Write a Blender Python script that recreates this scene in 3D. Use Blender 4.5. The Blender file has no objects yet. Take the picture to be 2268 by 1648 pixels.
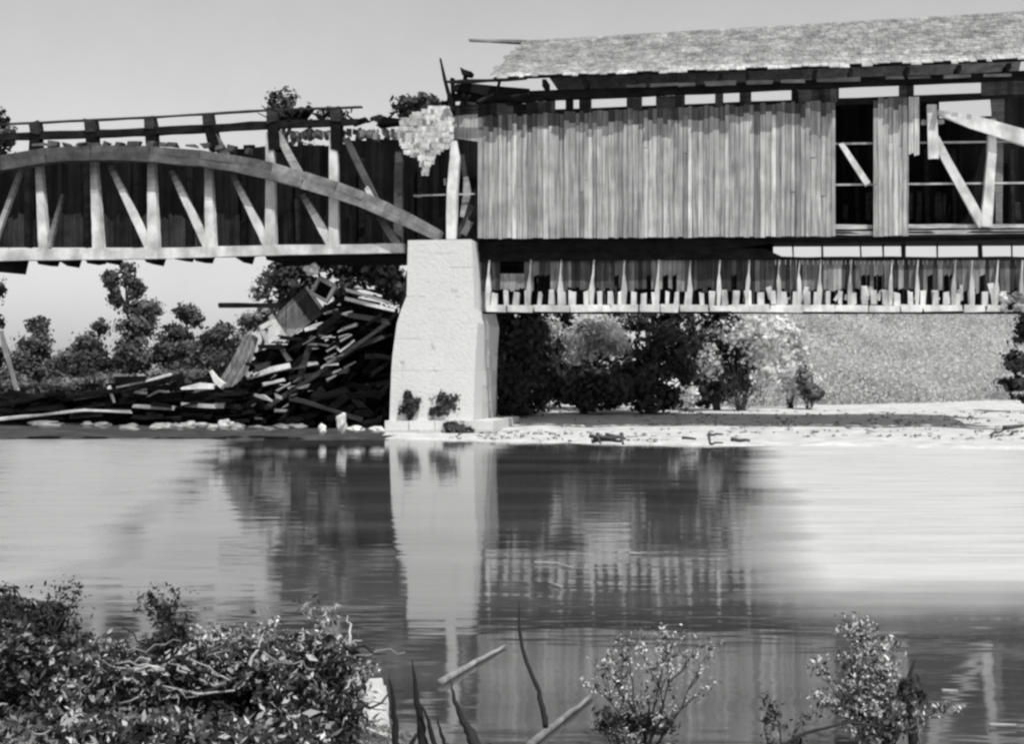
import bpy, math, random
import numpy as np
from mathutils import Vector, noise as mnoise
random.seed(7); rng = np.random.default_rng(7)
scn = bpy.context.scene
R = math.radians

# ---------------------------------------------------------------- camera
F = 2952.0; CX = 1133.5; HZ = 834.0; CAMZ = 2.1      # picture units: 2267 x 1648
cam_d = bpy.data.cameras.new('camera'); cam = bpy.data.objects.new('camera', cam_d)
scn.collection.objects.link(cam); scn.camera = cam
cam.location = (0, 0, CAMZ); cam.rotation_euler = (R(90), 0, 0)
cam_d.sensor_width = 36; cam_d.lens = F / 2267 * 36; cam_d.shift_y = 10 / 2267
cam_d.clip_start = .1; cam_d.clip_end = 3000
# ---------------------------------------------------------------- sky and sun
SUN_EL, SUN_AZ = 60, 22                                # behind the camera, to the right
w = bpy.data.worlds.new('World'); scn.world = w; w.use_nodes = True
nt = w.node_tree; bg = nt.nodes['Background']
sk = nt.nodes.new('ShaderNodeTexSky'); sk.sky_type = 'NISHITA'; sk.sun_disc = False
sk.sun_elevation = R(SUN_EL); sk.sun_rotation = R(180 - SUN_AZ)
sk.dust_density = .8; sk.air_density = .93; sk.ozone_density = 1.0
bw = nt.nodes.new('ShaderNodeSeparateColor')           # old blue-sensitive monochrome film: only the blue light of the sky is seen
nt.links.new(sk.outputs[0], bw.inputs[0]); stc = nt.nodes.new('ShaderNodeTexCoord'); sn = nt.nodes.new('ShaderNodeTexNoise'); sn.inputs['Scale'].default_value = 5; sn.inputs['Detail'].default_value = 12; sn.inputs['Roughness'].default_value = .72
nt.links.new(stc.outputs['Generated'], sn.inputs[0]); smr = nt.nodes.new('ShaderNodeMapRange'); smr.inputs[3].default_value = .86; smr.inputs[4].default_value = 1.12; nt.links.new(sn.outputs[0], smr.inputs[0])
smu = nt.nodes.new('ShaderNodeMath'); smu.operation = 'MULTIPLY'; nt.links.new(bw.outputs[2], smu.inputs[0]); nt.links.new(smr.outputs[0], smu.inputs[1]); nt.links.new(smu.outputs[0], bg.inputs[0])   # thin uneven cloud
bg.inputs[1].default_value = 0.085
sd = bpy.data.lights.new('sun', 'SUN'); sd.energy = 3.0; sd.angle = R(.5); sd.color = (1, .995, .985)
so = bpy.data.objects.new('sun', sd); scn.collection.objects.link(so)
sdir = Vector((math.sin(R(SUN_AZ)) * math.cos(R(SUN_EL)), -math.cos(R(SUN_AZ)) * math.cos(R(SUN_EL)), math.sin(R(SUN_EL))))
so.rotation_euler = sdir.to_track_quat('Z', 'Y').to_euler(); so.location = (20, -20, 40)
scn.view_settings.view_transform = 'Standard'; scn.view_settings.look = 'None'
scn.view_settings.exposure = 0.5; scn.view_settings.gamma = 1
scn.render.engine = 'CYCLES'; scn.cycles.pixel_filter_type = 'BLACKMAN_HARRIS'; scn.cycles.filter_width = 2.6

# ---------------------------------------------------------------- materials (greys: monochrome photograph)
def newmat(name):
    m = bpy.data.materials.new(name); m.use_nodes = True
    t = m.node_tree; p = t.nodes['Principled BSDF']; return m, t, p
def wood(name, base, scale=(9, 9, .7), contrast=.5, rough=.85, bump=.35, lo=.35, spec=.25):
    """weathered timber: streaks along the grain, blotches, multiplied by the tone of each board"""
    m, t, p = newmat(name); N, L = t.nodes, t.links
    tc = N.new('ShaderNodeTexCoord'); mp = N.new('ShaderNodeMapping'); mp.inputs['Scale'].default_value = scale
    L.new(tc.outputs['Object'], mp.inputs[0])
    n1 = N.new('ShaderNodeTexNoise'); n1.inputs['Scale'].default_value = 1.0; n1.inputs['Detail'].default_value = 8; n1.inputs['Roughness'].default_value = .65
    L.new(mp.outputs[0], n1.inputs[0])
    n2 = N.new('ShaderNodeTexNoise'); n2.inputs['Scale'].default_value = 1.6; n2.inputs['Detail'].default_value = 6
    L.new(tc.outputs['Object'], n2.inputs[0])
    mr = N.new('ShaderNodeMapRange'); mr.inputs[1].default_value = .3; mr.inputs[2].default_value = .7; mr.inputs[3].default_value = 1 - contrast; mr.inputs[4].default_value = 1.25
    L.new(n1.outputs[0], mr.inputs[0])
    mr2 = N.new('ShaderNodeMapRange'); mr2.inputs[1].default_value = .32; mr2.inputs[2].default_value = .62; mr2.inputs[3].default_value = lo + .3; mr2.inputs[4].default_value = 1.1
    L.new(n2.outputs[0], mr2.inputs[0])
    at = N.new('ShaderNodeAttribute'); at.attribute_name = 'tone'
    a = N.new('ShaderNodeMath'); a.operation = 'MULTIPLY'; L.new(mr.outputs[0], a.inputs[0]); L.new(mr2.outputs[0], a.inputs[1])
    b = N.new('ShaderNodeMath'); b.operation = 'MULTIPLY'; L.new(a.outputs[0], b.inputs[0]); L.new(at.outputs['Fac'], b.inputs[1])
    c = N.new('ShaderNodeMath'); c.operation = 'MULTIPLY'; c.inputs[1].default_value = base; c.use_clamp = True
    L.new(b.outputs[0], c.inputs[0]); L.new(c.outputs[0], p.inputs['Base Color'])
    p.inputs['Roughness'].default_value = rough; p.inputs['Specular IOR Level'].default_value = spec
    bp = N.new('ShaderNodeBump'); bp.inputs['Strength'].default_value = bump; bp.inputs['Distance'].default_value = .03
    L.new(n1.outputs[0], bp.inputs['Height']); L.new(bp.outputs[0], p.inputs['Normal'])
    return m
def leafmat(name, base, trans=.25):
    m, t, p = newmat(name); N, L = t.nodes, t.links
    at = N.new('ShaderNodeAttribute'); at.attribute_name = 'tone'
    c = N.new('ShaderNodeMath'); c.operation = 'MULTIPLY'; c.inputs[1].default_value = base; c.use_clamp = True
    L.new(at.outputs['Fac'], c.inputs[0]); L.new(c.outputs[0], p.inputs['Base Color'])
    p.inputs['Roughness'].default_value = .6; p.inputs['Specular IOR Level'].default_value = .3
    tr = N.new('ShaderNodeBsdfTranslucent'); L.new(c.outputs[0], tr.inputs[0])
    mx = N.new('ShaderNodeMixShader'); mx.inputs[0].default_value = trans
    L.new(p.outputs[0], mx.inputs[1]); L.new(tr.outputs[0], mx.inputs[2]); L.new(mx.outputs[0], N['Material Output'].inputs[0])
    return m
WV = wood('board_siding', .47, (13, 13, .6), .7, lo=.5)
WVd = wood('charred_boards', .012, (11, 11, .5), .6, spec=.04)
WL = wood('pale_timber', .62, (3, 3, 1.2), .25)
WM = wood('grey_timber', .30, (1.0, 6, 8), .5)
WD = wood('dark_timber', .016, (1.5, 6, 6), .6, spec=.04)
WS = wood('skirt_boards', .34, (11, 11, .8), .6)
RF = wood('shingle_roof', .30, (4, 4, 4), .55, lo=.35)
IR = wood('iron_rod', .45, (4, 4, 4), .3, .5, .05)
TIN = wood('torn_roofing', .62, (5, 5, 5), .3, .7, .3)
BARK = wood('bark', .06, (8, 8, 2), .5)
BARKL = wood('pale_bark', .4, (8, 8, 2), .5)
STEM = wood('black_stem', .02, (8, 8, 2), .4)
ROCK = wood('river_rock', .55, (2.5, 2.5, 2.5), .4, .9, .6)
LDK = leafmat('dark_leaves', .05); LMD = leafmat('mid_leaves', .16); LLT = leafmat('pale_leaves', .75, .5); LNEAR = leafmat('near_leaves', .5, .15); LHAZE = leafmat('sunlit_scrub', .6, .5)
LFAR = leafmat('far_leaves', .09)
GRASS = leafmat('dry_grass', .24)

def stone_mat():
    m, t, p = newmat('pier_stone'); N, L = t.nodes, t.links
    tc = N.new('ShaderNodeTexCoord')
    n1 = N.new('ShaderNodeTexNoise'); n1.inputs['Scale'].default_value = 1.1; n1.inputs['Detail'].default_value = 10; L.new(tc.outputs['Object'], n1.inputs[0])
    r1 = N.new('ShaderNodeValToRGB'); r1.color_ramp.elements[0].position = .26; r1.color_ramp.elements[0].color = (.2, .2, .2, 1)
    r1.color_ramp.elements[1].position = .33; r1.color_ramp.elements[1].color = (.63, .63, .63, 1); L.new(n1.outputs[0], r1.inputs[0])
    n2 = N.new('ShaderNodeTexNoise'); n2.inputs['Scale'].default_value = 9; n2.inputs['Detail'].default_value = 8; L.new(tc.outputs['Object'], n2.inputs[0])
    m2 = N.new('ShaderNodeMapRange'); m2.inputs[3].default_value = .88; m2.inputs[4].default_value = 1.06; L.new(n2.outputs[0], m2.inputs[0])
    at = N.new('ShaderNodeAttribute'); at.attribute_name = 'tone'
    a = N.new('ShaderNodeMath'); a.operation = 'MULTIPLY'; L.new(m2.outputs[0], a.inputs[0]); L.new(at.outputs['Fac'], a.inputs[1])
    mx = N.new('ShaderNodeMix'); mx.data_type = 'RGBA'; mx.blend_type = 'MULTIPLY'; mx.inputs[0].default_value = 1
    L.new(r1.outputs[0], mx.inputs['A']); L.new(a.outputs[0], mx.inputs['B']); L.new(mx.outputs['Result'], p.inputs['Base Color'])
    bp = N.new('ShaderNodeBump'); bp.inputs['Strength'].default_value = .5; bp.inputs['Distance'].default_value = .05
    L.new(n2.outputs[0], bp.inputs['Height']); L.new(bp.outputs[0], p.inputs['Normal']); p.inputs['Roughness'].default_value = .95
    return m
STONE = stone_mat()
def ground_mat(name, lo, hi, sc=.6):
    m, t, p = newmat(name); N, L = t.nodes, t.links
    tc = N.new('ShaderNodeTexCoord')
    n1 = N.new('ShaderNodeTexNoise'); n1.inputs['Scale'].default_value = sc; n1.inputs['Detail'].default_value = 12; n1.inputs['Roughness'].default_value = .7; L.new(tc.outputs['Object'], n1.inputs[0])
    r = N.new('ShaderNodeMapRange'); r.inputs[1].default_value = .3; r.inputs[2].default_value = .7; r.inputs[3].default_value = lo; r.inputs[4].default_value = hi
    L.new(n1.outputs[0], r.inputs[0]); L.new(r.outputs[0], p.inputs['Base Color']); p.inputs['Roughness'].default_value = 1; p.inputs['Specular IOR Level'].default_value = .1
    bp = N.new('ShaderNodeBump'); bp.inputs['Strength'].default_value = .6; bp.inputs['Distance'].default_value = .08
    L.new(n1.outputs[0], bp.inputs['Height']); L.new(bp.outputs[0], p.inputs['Normal'])
    return m
G_DARK = ground_mat('dark_mud', .02, .09, .8); G_SAND = ground_mat('pale_sand', .34, .66, 1.3); G_HILL = ground_mat('dry_hillside', .30, .62, .35)
G_NEAR = ground_mat('near_soil', .02, .26, 5)
def water_mat():
    m, t, p = newmat('river_water'); N, L = t.nodes, t.links
    tc = N.new('ShaderNodeTexCoord')
    mp = N.new('ShaderNodeMapping'); mp.inputs['Scale'].default_value = (.55, 1.5, 1); L.new(tc.outputs['Object'], mp.inputs[0])
    n1 = N.new('ShaderNodeTexNoise'); n1.inputs['Scale'].default_value = 1.3; n1.inputs['Detail'].default_value = 3; L.new(mp.outputs[0], n1.inputs[0])
    mp2 = N.new('ShaderNodeMapping'); mp2.inputs['Scale'].default_value = (.12, .5, 1); L.new(tc.outputs['Object'], mp2.inputs[0])
    n2 = N.new('ShaderNodeTexNoise'); n2.inputs['Scale'].default_value = 1.0; n2.inputs['Detail'].default_value = 5; L.new(mp2.outputs[0], n2.inputs[0])
    bp = N.new('ShaderNodeBump'); bp.inputs['Strength'].default_value = .12; bp.inputs['Distance'].default_value = .05; L.new(n1.outputs[0], bp.inputs['Height'])
    gl = N.new('ShaderNodeBsdfGlossy'); gl.inputs['Roughness'].default_value = .045; gl.inputs['Color'].default_value = (.95, .95, .95, 1)
    L.new(bp.outputs[0], gl.inputs['Normal'])
    df = N.new('ShaderNodeBsdfDiffuse')
    sp = N.new('ShaderNodeSeparateXYZ'); wob = N.new('ShaderNodeVectorMath'); wob.operation = 'MULTIPLY_ADD'; wob.inputs[1].default_value = (1.8, 5, 0)
    L.new(n2.outputs[1], wob.inputs[0]); L.new(tc.outputs['Object'], wob.inputs[2]); L.new(wob.outputs[0], sp.inputs[0])
    def ramp(out, a, b):
        r = N.new('ShaderNodeMapRange'); r.inputs[1].default_value = a; r.inputs[2].default_value = b; L.new(out, r.inputs[0]); return r.outputs[0]
    def mul(a, b):
        r = N.new('ShaderNodeMath'); r.operation = 'MULTIPLY'; L.new(a, r.inputs[0]); L.new(b, r.inputs[1]); return r.outputs[0]
    el_ = N.new('ShaderNodeMath'); el_.operation = 'MULTIPLY_ADD'; el_.inputs[1].default_value = .168; L.new(sp.outputs[1], el_.inputs[0]); L.new(sp.outputs[0], el_.inputs[2])
    ruff_sky_l = mul(ramp(el_.outputs[0], -.3, -1.3), ramp(sp.outputs[1], 11, 15))      # left water: wind ruffle, with bright sky reflection put into its colour
    edge = N.new('ShaderNodeMath'); edge.operation = 'MULTIPLY_ADD'; edge.inputs[1].default_value = -.17; L.new(sp.outputs[1], edge.inputs[0]); L.new(sp.outputs[0], edge.inputs[2])
    shal_sky = mul(ramp(edge.outputs[0], .6, 1.6), ramp(sp.outputs[1], 13, 16))       # right water: pale shallows, plus reflected sky and hillside put into the colour
    mr = N.new('ShaderNodeMapRange'); mr.inputs[1].default_value = .3; mr.inputs[2].default_value = .7; mr.inputs[3].default_value = .03; mr.inputs[4].default_value = .10
    L.new(n2.outputs[0], mr.inputs[0])
    mp3 = N.new('ShaderNodeMapping'); mp3.inputs['Scale'].default_value = (.25, 1.6, 1); L.new(tc.outputs['Object'], mp3.inputs[0])
    n3 = N.new('ShaderNodeTexNoise'); n3.inputs['Scale'].default_value = 1.2; n3.inputs['Detail'].default_value = 8; n3.inputs['Roughness'].default_value = .7; L.new(mp3.outputs[0], n3.inputs[0])
    vr = N.new('ShaderNodeMapRange'); vr.inputs[1].default_value = .3; vr.inputs[2].default_value = .65; vr.inputs[3].default_value = .44; vr.inputs[4].default_value = .62; L.new(n3.outputs[0], vr.inputs[0])
    cm = N.new('ShaderNodeMix'); cm.data_type = 'FLOAT'; L.new(shal_sky, cm.inputs[0]); L.new(mr.outputs[0], cm.inputs[2]); L.new(vr.outputs[0], cm.inputs[3])
    mul2 = N.new('ShaderNodeMath'); mul2.operation = 'MULTIPLY'; mul2.inputs[1].default_value = .66; L.new(vr.outputs[0], mul2.inputs[0]); cm2 = N.new('ShaderNodeMix'); cm2.data_type = 'FLOAT'; L.new(ruff_sky_l, cm2.inputs[0]); L.new(cm.outputs[0], cm2.inputs[2]); L.new(mul2.outputs[0], cm2.inputs[3])
    L.new(cm2.outputs[0], df.inputs[0])
    mxr = N.new('ShaderNodeMath'); mxr.operation = 'MAXIMUM'; L.new(ruff_sky_l, mxr.inputs[0]); L.new(shal_sky, mxr.inputs[1])
    rr = N.new('ShaderNodeMapRange'); rr.inputs[3].default_value = .055; rr.inputs[4].default_value = .36; L.new(mul(mxr.outputs[0], ramp(n3.outputs[0], .25, .5)), rr.inputs[0]); L.new(rr.outputs[0], gl.inputs['Roughness'])
    fr = N.new('ShaderNodeFresnel'); fr.inputs['IOR'].default_value = 2.1; L.new(bp.outputs[0], fr.inputs['Normal'])
    mx = N.new('ShaderNodeMixShader'); L.new(df.outputs[0], mx.inputs[1]); L.new(gl.outputs[0], mx.inputs[2])
    inv = N.new('ShaderNodeMapRange'); inv.inputs[3].default_value = 1; inv.inputs[4].default_value = .5; L.new(shal_sky, inv.inputs[0]); L.new(mul(fr.outputs[0], inv.outputs[0]), mx.inputs[0])
    L.new(mx.outputs[0], N['Material Output'].inputs[0])
    return m
WATER = water_mat()

# ---------------------------------------------------------------- frames of reference
TH = R(10); E = Vector((math.cos(TH), -math.sin(TH), 0)); NN = Vector((math.sin(TH), math.cos(TH), 0)); P0 = Vector((0, 48, 0))
def ray(px, py): return Vector(((px - CX) / F, 1, -(py - HZ) / F))
def W(px, py, Y): d = ray(px, py); return Vector((d.x * Y, Y, CAMZ + d.z * Y))
def sz(px, py, t=0):
    """a point of the bridge's own plane, t metres behind its near face -> (s along the bridge, height)"""
    d = ray(px, py); k = (NN.dot(P0) + t) / NN.dot(d)
    p = Vector((0, 0, CAMZ)) + d * k
    return E.dot(p - P0), p.z
def C(s, t, z): return P0 + E * s + NN * t + Vector((0, 0, z))
def mpp(px, t=0): return W(px, HZ, 1).length and (NN.dot(P0) + t) / NN.dot(ray(px, HZ)) / F    # metres per picture unit

class MB:
    def __init__(s): s.v = []; s.f = []; s.t = []; s.cuts = []
    def prism(s, front, back, tone=1.):
        s.cuts.append((len(s.v), len(s.f))); n = len(front); b = len(s.v); s.v += list(front) + list(back)
        fs = [tuple(b + i for i in range(n)), tuple(b + n + i for i in reversed(range(n)))]
        for i in range(n): j = (i + 1) % n; fs.append((b + i, b + n + i, b + n + j, b + j))
        s.f += fs; s.t += [tone] * len(fs)
    def poly(s, pts, t0, t1, tone=1., z=None):
        """outline in picture units on the bridge plane, given real depth t0..t1"""
        q = [sz(x, y, t0) for x, y in pts]
        s.prism([C(a, t0, c) for a, c in q], [C(a, t1, c) for a, c in q], tone)
    def bar(s, pts, wd, t0, t1, tone=1., jit=.012, char_shade=0):
        """timber along a polyline in the bridge plane; wd = width(s) in picture units"""
        q = [Vector((*sz(x, y, t0), 0)) for x, y in pts]
        ws = wd if isinstance(wd, (list, tuple)) else [wd] * len(pts)
        ws = [a * mpp(p[0], t0) for a, p in zip(ws, pts)]
        P, Wd = [q[0]], [ws[0]]
        for i in range(len(q) - 1):
            L = (q[i + 1] - q[i]).length; n = max(1, min(14, int(L / (.7 if not char_shade else .22))))
            for k in range(1, n + 1): P.append(q[i].lerp(q[i + 1], k / n)); Wd.append(ws[i] + (ws[i + 1] - ws[i]) * k / n)
        s.cuts.append((len(s.v), len(s.f))); b = len(s.v); n = len(P)
        for i, p in enumerate(P):
            d = (P[min(i + 1, n - 1)] - P[max(i - 1, 0)]).normalized(); nn = Vector((-d.y, d.x, 0))
            h = Wd[i] / 2
            for sg, t in ((1, t0), (-1, t0), (-1, t1), (1, t1)):
                r = p + nn * (sg * h + random.uniform(-jit, jit))
                if i in (0, n - 1): r += d * random.uniform(-jit, jit) * 2
                s.v.append(C(r.x, t + random.uniform(-jit, jit) * .4, r.y))
        for i in range(n - 1):
            a = b + 4 * i
            for k in range(4): s.f.append((a + k, a + (k + 1) % 4, a + 4 + (k + 1) % 4, a + 4 + k)); s.t.append(tone if i >= char_shade else tone * (.1 + .75 * (i / char_shade) ** 1.3))  # leading lengths darkened: char plus the arch's shade, put into the tone
        s.f.append((b, b + 3, b + 2, b + 1)); s.f.append((b + 4 * n - 4, b + 4 * n - 3, b + 4 * n - 2, b + 4 * n - 1)); s.t += [tone] * 2
    def box3(s, p, q, w_, h_, tone=1., up=Vector((0, 0, 1)), jit=.0, taper=1.):
        """squared timber between two points in space"""
        d = (q - p).normalized(); a = d.cross(up)
        if a.length < .05: a = d.cross(Vector((0, 1, 0)))
        a.normalize(); c = a.cross(d).normalized(); b = len(s.v)
        for pt, k in ((p, 1.), (q, taper)):
            for x, y in ((1, 1), (-1, 1), (-1, -1), (1, -1)):
                s.v.append(pt + a * (x * w_ / 2 * k + random.uniform(-jit, jit)) + c * (y * h_ / 2 * k + random.uniform(-jit, jit)) + d * random.uniform(-jit, jit))
        s.f += [(b, b + 1, b + 2, b + 3), (b + 7, b + 6, b + 5, b + 4)] + [(b + (i + 1) % 4, b + i, b + 4 + i, b + 4 + (i + 1) % 4) for i in range(4)]
        s.t += [tone] * 6
    def tube(s, pts, rad, seg=6, tone=1.):
        rs = rad if isinstance(rad, (list, tuple)) else [rad] * len(pts)
        b = len(s.v); n = len(pts)
        for i, p in enumerate(pts):
            d = (pts[min(i + 1, n - 1)] - pts[max(i - 1, 0)]).normalized(); a = d.cross(Vector((.31, .9, .17))).normalized(); c = d.cross(a)
            for k in range(seg): an = 2 * math.pi * k / seg; s.v.append(p + (a * math.cos(an) + c * math.sin(an)) * rs[i])
        for i in range(n - 1):
            for k in range(seg): s.f.append((b + i * seg + k, b + i * seg + (k + 1) % seg, b + (i + 1) * seg + (k + 1) % seg, b + (i + 1) * seg + k)); s.t.append(tone)
        s.f.append(tuple(b + k for k in reversed(range(seg)))); s.f.append(tuple(b + (n - 1) * seg + k for k in range(seg))); s.t += [tone] * 2
    def rock(s, c, r, tone=1., seed=0):
        import bmesh
        bm = bmesh.new(); bmesh.ops.create_icosphere(bm, subdivisions=3, radius=1)
        b = len(s.v)
        for v in bm.verts:
            k = 1 + .75 * mnoise.noise(v.co * 1.3 + Vector((seed * 3.7, 0, 0))) + .15 * mnoise.noise(v.co * 4 + Vector((seed, 5, 0)))
            s.v.append(Vector((v.co.x * r[0], v.co.y * r[1], v.co.z * r[2])) * k + c)
        for f in bm.faces: s.f.append(tuple(b + v.index for v in f.verts)); s.t.append(tone)
        bm.free()
    def build_each(s, name, mat, parent):
        cs = s.cuts + [(len(s.v), len(s.f))]
        for (v0, f0), (v1, f1) in zip(cs, cs[1:]):
            m = MB(); m.v = s.v[v0:v1]; m.f = [tuple(i - v0 for i in f) for f in s.f[f0:f1]]; m.t = s.t[f0:f1]; m.build(name, mat, parent)
    def build(s, name, mat, parent=None, smooth=False, origin=None):
        me = bpy.data.meshes.new(name); o = bpy.data.objects.new(name, me)
        if parent is not None:
            base = Vector(parent['_base'])
        else:
            if origin is None:
                a = np.array([tuple(v) for v in s.v]); origin = Vector(((a[:, 0].min() + a[:, 0].max()) / 2, (a[:, 1].min() + a[:, 1].max()) / 2, a[:, 2].min()))
            base = origin; o.location = base
        o['_base'] = tuple(base)
        me.from_pydata([tuple(v - base) for v in s.v], [], s.f)
        at = me.attributes.new('tone', 'FLOAT', 'FACE'); at.data.foreach_set('value', s.t)
        if smooth: me.polygons.foreach_set('use_smooth', [True] * len(me.polygons))
        me.materials.append(mat); me.update(); scn.collection.objects.link(o)
        if parent is not None: o.parent = parent
        return o
def tag(o, label=None, cat=None, group=None, kind=None):
    if label: o['label'] = label
    if cat: o['category'] = cat
    if group: o['group'] = group
    if kind: o['kind'] = kind
    return o
def empty(name, loc, label=None, cat=None, group=None):
    o = bpy.data.objects.new(name, None); scn.collection.objects.link(o); o.location = loc; o['_base'] = tuple(loc); o.empty_display_size = .3
    return tag(o, label, cat, group)
def rnd(a, b): return random.uniform(a, b)

# ---------------------------------------------------------------- leaves
def leafcloud(ells, n, size, elong=1.6, clump=.28, nsub=14, tone=(.5, 1.5), flat=0., dark=0., wide=False, out=True, tj=.3):
    """ells: [(centre, (rx,ry,rz))]; returns an MB of small leaf faces gathered in clumps"""
    vol = np.array([e[1][0] * e[1][1] * e[1][2] for e in ells]) ** .67; vol = vol / vol.sum()
    V = []; T = []
    for (c, r), fr in zip(ells, vol):
        m = max(8, int(n * fr)); ns = max(3, int(nsub))
        d = rng.normal(size=(ns, 3)); d /= np.linalg.norm(d, axis=1)[:, None]
        sub = d * (rng.uniform(.35, 1., (ns, 1)) ** .6) * np.array(r)
        st = rng.uniform(tone[0], tone[1], ns) ** 1.0
        idx = rng.integers(0, ns, m)
        cen = sub[idx] + rng.normal(size=(m, 3)) * np.array(r) * clump * rng.uniform(.5, 1.2, (m, 1)) + np.array(tuple(c))
        a = rng.normal(size=(m, 3)); a[:, 2] *= (1 - flat); a /= np.linalg.norm(a, axis=1)[:, None]
        b = rng.normal(size=(m, 3)); b -= (b * a).sum(1)[:, None] * a; b /= np.linalg.norm(b, axis=1)[:, None]
        if out:
            nr = (cen - np.array(tuple(c))) / (np.array(r) * .8); nr = nr + rng.normal(size=(m, 3)) * .55; nr /= np.linalg.norm(nr, axis=1)[:, None]
            a -= (a * nr).sum(1)[:, None] * nr; a /= np.linalg.norm(a, axis=1)[:, None]; b = np.cross(nr, a)
        sz_ = size * (rng.uniform(.5, 1.4, (m, 1)) if not wide else np.exp(np.clip(rng.normal(0, .4, (m, 1)), -1, .65)))
        a = a * sz_ * elong / 2; b = b * sz_ / 2
        V.append(np.stack([cen - a, cen + b - a * .1, cen + a, cen - b - a * .1], 1).reshape(-1, 3))
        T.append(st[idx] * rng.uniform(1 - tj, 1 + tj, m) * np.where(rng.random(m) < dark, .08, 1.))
    return np.concatenate(V), np.concatenate(T)
def cloud_obj(name, data, mat, parent=None, origin=None):
    V, T = data; base = np.array(parent['_base']) if parent is not None else np.array(tuple(origin))
    me = bpy.data.meshes.new(name); nq = len(V) // 4
    me.vertices.add(len(V)); me.vertices.foreach_set('co', (V - base).astype(np.float32).ravel())
    me.loops.add(nq * 4); me.loops.foreach_set('vertex_index', np.arange(nq * 4, dtype=np.int32))
    me.polygons.add(nq); me.polygons.foreach_set('loop_start', np.arange(0, nq * 4, 4, dtype=np.int32))
    me.update(calc_edges=True)
    at = me.attributes.new('tone', 'FLOAT', 'FACE'); at.data.foreach_set('value', T.astype(np.float32))
    me.materials.append(mat); o = bpy.data.objects.new(name, me); scn.collection.objects.link(o)
    if parent is not None: o.parent = parent
    else: o.location = origin
    o['_base'] = tuple(float(x) for x in base)
    return o
def limb(mb, p, q, r0, r1, n=5, wob=.08, tone=1.):
    L = (q - p).length; pts = [p.lerp(q, i / n) + (Vector((rnd(-1, 1), rnd(-1, 1), rnd(-1, 1))) * wob * L if 0 < i < n else Vector()) for i in range(n + 1)]
    mb.tube(pts, [r0 + (r1 - r0) * i / n for i in range(n + 1)], 6, tone); return pts
def tree(name, label, cat, base, ells, n, size, mat, group=None, trunk_r=.16, bark=BARK, **kw):
    root = empty(name, base, label, cat, group)
    mb = MB(); base = Vector(base)
    top = max((e[0] for e in ells), key=lambda c: c.z)
    tp = limb(mb, base - Vector((0, 0, .2)), base.lerp(top, .85), trunk_r, trunk_r * .25, 7, .03)
    for c, r in ells:
        for k in range(3):
            st = min(tp[1:], key=lambda p: abs(p.z - (c.z - r[2] * .8)))
            limb(mb, st, c + Vector((rnd(-.7, .7) * r[0], rnd(-.7, .7) * r[1], rnd(-.5, .8) * r[2])), trunk_r * .35, trunk_r * .07, 5, .06)
    mb.build('trunk', bark, root, True)
    cloud_obj('crown', leafcloud(ells, n, size, **kw), mat, root)
    return root
def bush(name, label, cat, base, ells, n, size, mat, group=None, bark=BARK, stems=7, sr=.02, **kw):
    root = empty(name, base, label, cat, group); mb = MB(); base = Vector(base)
    for c, r in ells:
        for k in range(stems):
            limb(mb, base + Vector((rnd(-.2, .2) * r[0], rnd(-.2, .2) * r[1], -.1)), c + Vector((rnd(-.9, .9) * r[0], rnd(-.8, .8) * r[1], rnd(-.4, 1.) * r[2])), sr, sr * .3, 6, .05)
    mb.build('stems', bark, root, True)
    cloud_obj('foliage', leafcloud(ells, n, size, **kw), mat, root)
    return root
def ell(px, py, Y, rx, ry, depth=None):
    """crown ellipsoid centred at a picture point, radii rx, ry in picture units"""
    k = Y / F; return (W(px, py, Y), (rx * k, (depth or (rx + ry) / 2 * k), ry * k))

# ================================================================ SETTING
def shore_far(x):        # near edge of the far bank (metres, y of the waterline for each x)
    if x < -3.5: return 44.6 + .35 * math.sin(x * .9) + .25 * math.sin(x * 2.3)
    if x < 1.5: return 44.3 - (x + 3.5) * .5
    return 41.8 - .25 * (x - 1.5) + .35 * math.sin(x * .8) if x < 16 else 38.2
def shore_near(x): return 8.1 - max(-1, min(1, (x + .9) / 1.0)) * 1.25 + .3 * math.sin(x * 2.1)
def hill_h(x, y):
    return 0
def smooth(a, b, v): k = max(0, min(1, (v - a) / (b - a))); return k * k * (3 - 2 * k)
def gz(x, y):
    nz = mnoise.noise(Vector((x * .5, y * .5, 0)))
    if y < 25:
        d = shore_near(x) - y
        return (-.5 + .62 * smooth(-1.5, .4, d) + .10 * max(0, min(d, 9)) + .04 * nz) if d > -1.5 else -1.2 + .7 * smooth(-4, -1.5, d)
    d = y - shore_far(x)
    z = -1.2 + .7 * smooth(-3, -.8, d) + .56 * smooth(-.8, .3, d)
    if d > .3:
        z += .45 * smooth(0, 20, d) + .08 * nz
        foot = 66 + max(0, x - 5) * .9                         # foot of the pale hillside on the right
        if x > 2: z += 9.0 * smooth(2, 12, x) * smooth(foot, foot + 38, y) * (1 + .05 * nz)
    if y > 250: z += 0
    return z
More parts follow.
